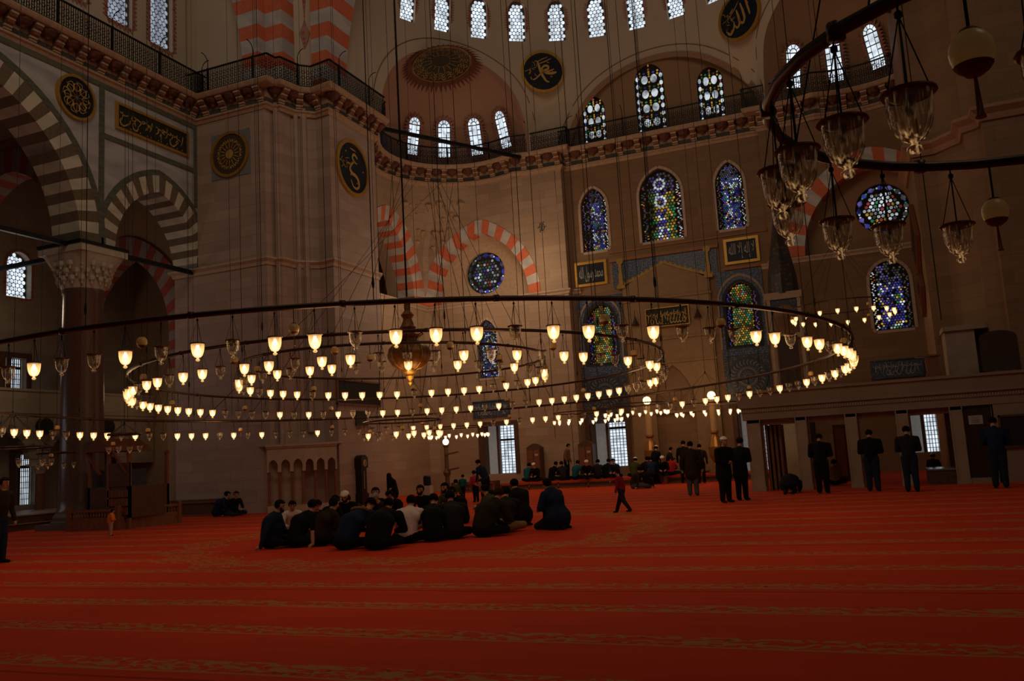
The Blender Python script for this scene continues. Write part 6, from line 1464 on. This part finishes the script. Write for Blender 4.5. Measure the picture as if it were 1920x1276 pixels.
    if face and not veil:
        for k in (-1,1): prim_mesh(fb,ell(hp(k*.03,.074,.022),(.011*hs,.009*hs,.007*hs),'skin'),4); prim_mesh(fb,seg(hp(k*.017,.080,.041),hp(k*.046,.070,.040),.0045*hs,.0035*hs,'skin'),5)
        prim_mesh(fb,seg(hp(-.016,.080,-.044),hp(.016,.080,-.044),.006*hs,.006*hs,'skin'),6)
    th=math.atan2(head_dir[1],head_dir[0])-PI/2 if isinstance(head_dir,(tuple,list)) else math.radians(head_dir)-PI/2
    M=Matrix.Translation((pos[0],pos[1],z0))@Matrix.Rotation(th,4,'Z')@Matrix.Scale(s,4)
    fb.v=[tuple(M@Vector(v)) for v in fb.v]
    o=fb.build(name,mats+[EYE,hair,LIP],None,smooth='keep'); o.data.polygons.foreach_set('use_smooth',[True]*len(o.data.polygons))
    tg(o,label,'person' if not child else 'child',group)
    W=lambda v: M@v
    def head_shell(nm,mat,test,sc_):
        bb=B(); bb.lathe([(math.sin(PI*k/14)+.0004,-math.cos(PI*k/14)) for k in range(15)],(0,0,0),22); vs=[Vector(v) for v in bb.v]; fs=[]
        for f in bb.f:
            c=sum((vs[i] for i in f),Vector())/len(f)
            if test(c): fs.append(f)
        b3=B(); b3.add([W(hp(v.x*sc_[0],v.y*sc_[1]-.008,v.z*sc_[2]+.032)) for v in vs],fs)
        me_=b3; oo=me_.build(nm,mat,o,smooth='all'); md=oo.modifiers.new('thick','SOLIDIFY'); md.thickness=.012*s; md.offset=0; return oo
    if veil: return o
    if not bald: head_shell('hair',hair,lambda c:(c.z>.42) or (c.y<.25 and c.z>-.45) or (c.y<-.1 and c.z>-.75),(.092,.100,.094))
    if cap=='white': head_shell('knit_cap',CAPW,lambda c:c.z>.18,(.100,.110,.103))
    if cap=='dark': head_shell('knit_cap',K['char'],lambda c:c.z>.15,(.100,.108,.103))
    if beard: 
        bb=B(); 
        for k in (-1,0,1): prim_mesh(bb,seg(hp(k*.052,.045 if k else .07,-.035 if k else -.06),hp(k*.02,.062,-.085),.024,.024,'x'))
        bb.v=[tuple(W(Vector(v))) for v in bb.v]; bb.build('beard',hair if beard is True else beard,o,smooth='all')
    if glasses:
        bb=B()
        for k in (-1,1): bb.tube([W(hp(k*.032+.02*math.cos(j*PI/5),.092,.02+.016*math.sin(j*PI/5))) for j in range(10)],.002,4,closed=True)
        bb.tube([W(hp(-.012,.094,.022)),W(hp(.012,.094,.022))],.002,4); bb.build('glasses',IRON,o)
    if hood=='fur':
        bb=B(); pts=[W(sh+S(.17*math.sin(a),-.05-.06*math.cos(a*.5),.07+.035*math.cos(a))) for a in np.linspace(-1.9,1.9,15)]; bb.tube(pts,[.03*s+.007*(k%2) for k in range(15)],8); bb.build('fur_hood_trim',plain('tan_fur',(.22,.10,.03),.95,var=.3,scale=40),o)
    if collar: 
        bb=B(); bb.tube([W(nk+S(.075*math.sin(a),-.015-.06*math.cos(a),-.005)) for a in np.linspace(-1.6,1.6,9)],.009,5); bb.build('white_collar',CAPW,o)
    if phone:
        bb=B(); c=W(S(0,.40,1.22)) if pose=='stand' else W(S(0,sh.y+.34,.42)); bb.box(c.x-.04,c.x+.04,c.y-.01,c.y+.01,c.z-.07,c.z+.07); oo=bb.build('smartphone',emi('phone_screen',(.6,.8,1.),.7)); tg(oo,'small glowing phone held by a man by the back wall','phone')
    return o
def at(x,y,z=0): p=onZ(x,y,z); return (p.x,p.y)
def atY(x,y,Y): p=onY(x,y,Y); return (p.x,Y),p.z
CXY=(-9.2,17.6)
def toC(p,c=CXY): return (c[0]-p[0],c[1]-p[1])
GC='men sitting in the circle on the carpet'
def near(label,x,yf,**k):
    p=at(x,yf); k.setdefault('vox',.016); k['bulk']=k.get('bulk',1.)*1.14; return person(label,p,k.pop('dir',None) or toC(p),group=GC,**k)
# front arc, backs to the camera
near('seated man in a navy jacket at the left end of the circle, one arm down',506,1027,dir=20,pose='cross',top='navy',legs='black',arms='ground',mirror=1,lean=.2,beard=True,H=1.92)
near('seated man in a black short-sleeved top with a bare arm on the carpet',555,1026,dir=72,top='black',legs='black',arms='ground',sleeve=False,lean=.5,nod=.4,H=1.86)
near('seated man in a dark brown jacket third from the left, seen from behind',602,1023,top='brown',legs='black',lean=.35,H=1.88,bulk=1.05)
near('seated man in a navy parka with a tan fur hood trim, seen from behind',648,1030,top='navy',legs='black',lean=.95,nod=1.1,hood='fur',H=1.9,bulk=1.12)
near('broad seated man in a black coat with a thin white collar',708,1030,top='black',legs='black',lean=.7,nod=.7,H=1.85,bulk=1.28,collar='white')
near('seated man in an off-white shirt seen from behind',765,1018,top='white',legs='black',lean=.35,nod=.35,H=1.84,bulk=1.05)
near('seated man in black right of the white shirt, head bowed',812,1015,top='black',legs='black',lean=.6,nod=.8,H=1.86,bulk=1.08)
near('seated man in a charcoal jacket left of the olive coats',852,1010,top='char',legs='black',lean=.4,nod=.5,H=1.92,bulk=1.08)
near('seated man in a dark olive coat with cropped brown hair',907,1006,dir=70,top='olive',legs='black',lean=.55,nod=.6,H=1.92,bulk=1.18,hair=HAIRB,turn=.5)
near('seated man in a dark olive jacket and tan trousers',948,998,dir=105,top='olive',legs='tan',lean=.35,nod=.45,H=1.9,bulk=1.05,turn=.4)
near('tall kneeling man in a black coat behind the tan trousers',978,985,dir=140,pose='kneel',top='black',legs='black',lean=.25,nod=.25,H=1.82,coat=True,bulk=1.06)
near('kneeling man in a long navy coat at the right end of the circle',1043,992,dir=165,pose='kneel',top='navy',legs='olive',lean=.12,nod=.3,H=1.84,coat=True,bulk=1.2)
# far arc, faces to the camera
def farp(label,x,ytop,Y,Hs=1.78,**k):
    p,z=atY(x,ytop+12,Y); k.setdefault('vox',.017); return person(label,p,k.pop('dir',None) or toC(p),group=GC,H=Hs,**k)
farp('seated man with one white sleeve showing behind the left arc',547,941,17.2,top='white',legs='black',nod=.5,Hs=1.7,dir=-50)
farp('seated dark-haired man in black between the brown and navy jackets',612,932,17.4,top='black',nod=.6,Hs=1.85,dir=-20)
farp('seated man in a dark jacket behind the black short-sleeved top',583,940,16.6,top='char',nod=.7,Hs=1.75,dir=-30)
farp('seated man in a white knitted cap looking down, facing the camera',656,921,18.6,top='black',cap='white',nod=.6,Hs=1.95,beard=True,dir=-75)
farp('seated young man in dark clothes right of the white cap, head bowed',673,931,19.0,top='navy',nod=.8,Hs=1.75,dir=-110)
farp('seated bearded man in a black jacket facing the camera left of the clock',706,922,19.4,top='black',nod=.1,beard=True,Hs=1.98,dir=-62)
farp('seated man with a shaved grey head in profile behind the broad coat',722,935,19.2,top='olive',hair=HAIRG,nod=.7,Hs=1.75,dir=-100)
farp('seated man in black, head lowered, behind the white shirt',746,933,20.2,top='black',nod=.8,Hs=1.8,dir=-95)
farp('seated bearded man in a black jacket facing the camera before the water cooler',798,922,20.3,top='black',nod=.15,beard=True,Hs=1.95,dir=-85)
farp('seated man with a short beard in profile, facing the camera',849,917,20.4,top='green',nod=.15,beard=True,Hs=2.0,dir=-100)
farp('seated black-haired man resting his face on one hand',867,925,19.8,top='black',nod=.5,arms='face',Hs=1.85,dir=-110)
farp('seated man with glasses looking left, at the right of the far arc',927,905,21.4,top='black',nod=.1,glasses=True,Hs=2.05,dir=-150)
farp('seated man with glasses in a moss green sweater at the right of the circle',930,926,19.6,top='green',nod=.3,glasses=True,Hs=1.85,dir=170)
# others on the carpet
p,z=atY(893,930,29.0); person('small child in a rose red coat standing behind the circle',p,150,'stand',H=1.12,top='pink',legs='black',child=True,vox=.022)
p,z=atY(913,930,28.0); person('person in dark clothes bending beside the child in rose red',p,170,'stand',H=1.55,top='navy',legs='black',vox=.024,lean=1.2,nod=.6,cap='dark')
p,z=atY(868,930,31.5); person('child in a bright blue top standing by the low shelf',p,90,'stand',H=.95,top='teal',legs='black',child=True,vox=.022)
p,z=atY(850,930,31.0); person('person in dark green squatting by the low shelf',p,90,'cross',H=1.6,top='green',legs='black',vox=.024)
p,z=atY(736,935,34.5); person('woman in a full black veil by the edge of the pale pier',p,-80,'kneel',H=2.0,top='black',legs='black',veil=True,vox=.024)
p=at(405,968); person('seated man in a navy jacket at the far left shelf, leaning toward his friend',p,20,'cross',H=1.78,top='navy',legs='black',vox=.02,lean=.6,cap=None)
p=at(416,964); person('seated man half hidden between two others at the left shelf',p,-10,'cross',H=1.75,top='char',legs='black',vox=.02)
p=at(438,967); person('seated man in dark clothes, one hand down, right of the pair',p,-30,'cross',H=1.8,top='black',legs='jean',vox=.02,arms='ground',hair=HAIRB)
p=at(-4,1056); person('standing man in a brown jacket cut by the left edge of the view',p,10,'stand',H=1.76,top='brown',legs='jean',vox=.014,arms='down')
p=at(207,1004); person('toddler in an orange hooded jacket and cream trousers',p,50,'stand',H=.72,bulk=1.35,top='orange',legs='cream',child=True,vox=.017,hood='plain',hair=HAIR,arms='front')
p=at(1168,961); person('boy in a maroon jumper with pale hem walking left across the carpet',p,172,'walk',H=1.08,top='maroon',legs='char',child=True,vox=.017,arms='reach')
p=at(1301,929); person('standing man in a long brown coat and grey trousers, back turned',p,95,'stand',H=1.74,top='brown',legs='grey',coat=True,vox=.018,bulk=1.15,nod=.3)
p=at(1362,942); person('standing elderly man with a white cap and white beard in a black coat',p,-40,'stand',H=1.78,top='black',legs='black',coat=True,cap='white',hair=HAIRG,beard=HAIRG,vox=.016,arms='front',bulk=1.08,nod=.1)
p=at(1393,938); person('standing man in a dark suit, back turned, beside the white-capped man',p,70,'stand',H=1.74,top='black',legs='black',coat=True,cap='dark',vox=.016,arms='front',bulk=1.08)
p=at(1481,925); person('worshipper crouched in prostration in front of the first loggia bay',p,88,'sujud',H=1.8,top='char',legs='jean',vox=.016,bulk=1.2)
GW='men standing in prayer before the loggia'
p=at(1545,925); person('praying man in a black jacket standing before the second loggia bay',p,86,'stand',H=1.74,top='black',legs='black',vox=.016,arms='front',nod=.7,group=GW,bulk=1.15)
p=at(1640,921); person('praying man in a black collared coat standing before the third loggia bay',p,84,'stand',H=1.77,top='black',legs='jean',vox=.016,arms='front',nod=.5,group=GW,bulk=1.15)
p=at(1712,922); person('praying man in a dark jacket standing against the daylit grille',p,86,'stand',H=1.80,top='char',legs='jean',vox=.016,arms='front',nod=.5,group=GW,bulk=1.08)
p=at(1878,915); person('praying man in a navy coat standing right of the arched brown door',p,86,'stand',H=1.90,top='navy',legs='jean',vox=.016,arms='front',nod=.5,group=GW,bulk=1.12)
p,z=atY(1748,862,32.5); person('kneeling person in black inside the last loggia bay',p,80,'kneel',H=1.5,top='black',legs='black',vox=.024,cap='white')
p,z=atY(1562,860,31.2); person('person in pale yellow behind the man in the second loggia bay',p,90,'cross',H=1.7,top='tan',legs='black',vox=.024)
# the congregation by the platforms
GP='people gathered by the back platform'
rows=[(988,885,38.6,'cross','teal',None,'man in a teal jacket seated at the left end of the back platform'),(1006,884,38.4,'cross','black','white','seated man with a pale cap and red-lined hood next to the teal jacket'),
(1033,880,38.6,'cross','black',None,'seated boy in black right of the left bookcase'),(1056,884,38.3,'cross','char',None,'seated man in charcoal below the khaki-coated man'),(1078,882,38.4,'cross','teal',None,'seated man in dark teal right of the khaki-coated man'),
(1100,880,38.2,'cross','black','white','seated man with a small white cap at the foot of the bookcase'),(1120,878,38.3,'cross','char',None,'seated man in charcoal left of the bright casement'),(1134,876,38.6,'cross','black',None,'seated man in black under the shutter of the bright casement'),
(1156,875,38.3,'cross','navy',None,'seated man in navy before the bright casement'),(1187,868,38.0,'cross','green','white','seated man in moss green with a white cap right of the bright casement'),(1205,870,38.2,'cross','black',None,'seated man in black beside the moss green one'),
(1222,872,37.6,'cross','navy',None,'seated man in navy left of the red jacket'),(1243,868,38.0,'cross','black','white','seated man in black with a white cap left of the red jacket')]
for k,(x,y,Y,po,tp,cp,lb) in enumerate(rows):
    p,z=atY(x,y,Y); person(lb,p,[90,-90,60,120,80,-70,100,70,-100,85,60,110,-80][k],po,H=1.78,top=tp,legs='black',vox=.026,cap=cp,group=GP,z0=.34,face=True,nod=.4)
more=[(1062,860,38.8,'stand','khaki',None,'standing man in a khaki coat looking right, between the bookcases',0,1.7,.34),(1228,858,38.6,'stand','black','white','standing man with a white cap by the left candlestick',60,1.72,0),(1254,862,38.9,'stand','char',None,'stooping man with a lit phone by the niche',20,1.6,0),(1281,850,37.5,'stand','black',None,'tallest standing man before the niche, back turned',90,1.85,0),
 (1313,860,36.8,'stand','brown',None,'standing man partly behind the brown coat, right of the niche',100,1.66,0),(1258,880,38.5,'cross','red',None,'seated person in a bright red jacket at the platform edge',95,1.75,.34)]
for (x,y,Y,po,tp,cp,lb,hd_,H_,zz) in more:
    p,z=atY(x,y,Y); person(lb,p,hd_,po,H=H_,top=tp,legs='black' if tp!='red' else 'jean',vox=.024,cap=cp,group=GP,z0=zz,nod=.4,arms='phone' if 'phone' in lb else 'down' if po=='stand' else 'lap')
for (x,y,lb,hd_) in ((1189,916,'man reclining against the platform gap in grey-brown clothes',30),(1216,915,'man in dark clothes sitting on the carpet at the platform gap',150)):
    p=at(x,y); person(lb,p,hd_,'cross',H=1.75,top='brown' if x<1200 else 'black',legs='grey',vox=.022,group=GP,arms='ground')
# ================================================================== LIGHT
def plight(name,loc,e,col=(1.,.62,.30),r=.4):
    l=bpy.data.lights.new(name,'POINT'); l.energy=e; l.color=col; l.shadow_soft_size=r; o=bpy.data.objects.new(name,l); o.location=loc; COL.objects.link(o); return o
def alight(name,loc,aim,e,col,sx,sy):
    l=bpy.data.lights.new(name,'AREA'); l.shape='RECTANGLE'; l.size=sx; l.size_y=sy; l.energy=e; l.color=col; o=bpy.data.objects.new(name,l); o.location=loc
    d=(Vector(aim)-Vector(loc)).normalized(); o.rotation_euler=d.to_track_quat('-Z','Y').to_euler(); COL.objects.link(o); return o
W_=1.
for k in range(8):
    a=2*PI*(k+.5)/8; p=P1(a,5.4*k1*.96); plight('ring_lamp_glow',(p.x,p.y,2.8),16*W_)
for k in range(4):
    a=2*PI*(k+.5)/4; p=P2(a); plight('ring_lamp_glow',(p.x,p.y,3.05),18*W_)
plight('ring_lamp_glow',(-8.9,15.9,3.1),22*W_)
for p,e in (((-9.5,36.5,3.2),26),((-6.2,36.3,3.2),26),((-15.8,35,3.0),24),((-1.,32.8,5.4),26),((-9.,38.4,4.2),18),((-6.4,38.4,4.2),26),((-18.6,36.5,2.8),16)): plight('far_ring_glow',p,e*W_)
# added fill lights with no fixture, brightening the left exedra wall and the hall
plight('added_wall_fill',(-17.2,36.5,9.5),240,(1.,.74,.48),.5)
plight('added_wall_fill',(-14.7,38.5,11.2),65,(1.,.74,.48),.4)
plight('added_wall_fill',(-10,30,12.),250,(1.,.72,.46),1.2)
# daylight falling from the high windows and the open body of the hall behind the camera
alight('dome_daylight',(-9,8,26),(-14,30,18),800,(1.,.80,.60),16,10)
alight('side_daylight',(8,6,20),(-24,24,14),330,(1.,.86,.72),8,8)
plight('added_aisle_fill',(-29,22,7.5),60,(1.,.74,.5),.5); plight('added_aisle_fill',(-29,18,2.8),14,(1.,.7,.45),.4); plight('added_aisle_fill',(-29,29.5,5),22,(1.,.62,.35),.4)  # unseen fill lights added to brighten the aisle
alight('aisle_daylight',(-32.5,24.5,6.),(-26,23,2),25,(.6,.75,1.),2,4)
alight('low_daylight',(-31.5,18,3),(-24,22,2),10,(.6,.75,1.),2,2)
w=bpy.data.worlds.new('world'); sc.world=w; w.use_nodes=True; bg=w.node_tree.nodes['Background']; bg.inputs[0].default_value=(1.,.78,.62,1); bg.inputs[1].default_value=.012
sc.cycles.max_bounces=6; sc.cycles.diffuse_bounces=3; sc.cycles.transparent_max_bounces=16; sc.cycles.glossy_bounces=2; sc.cycles.sample_clamp_indirect=3.
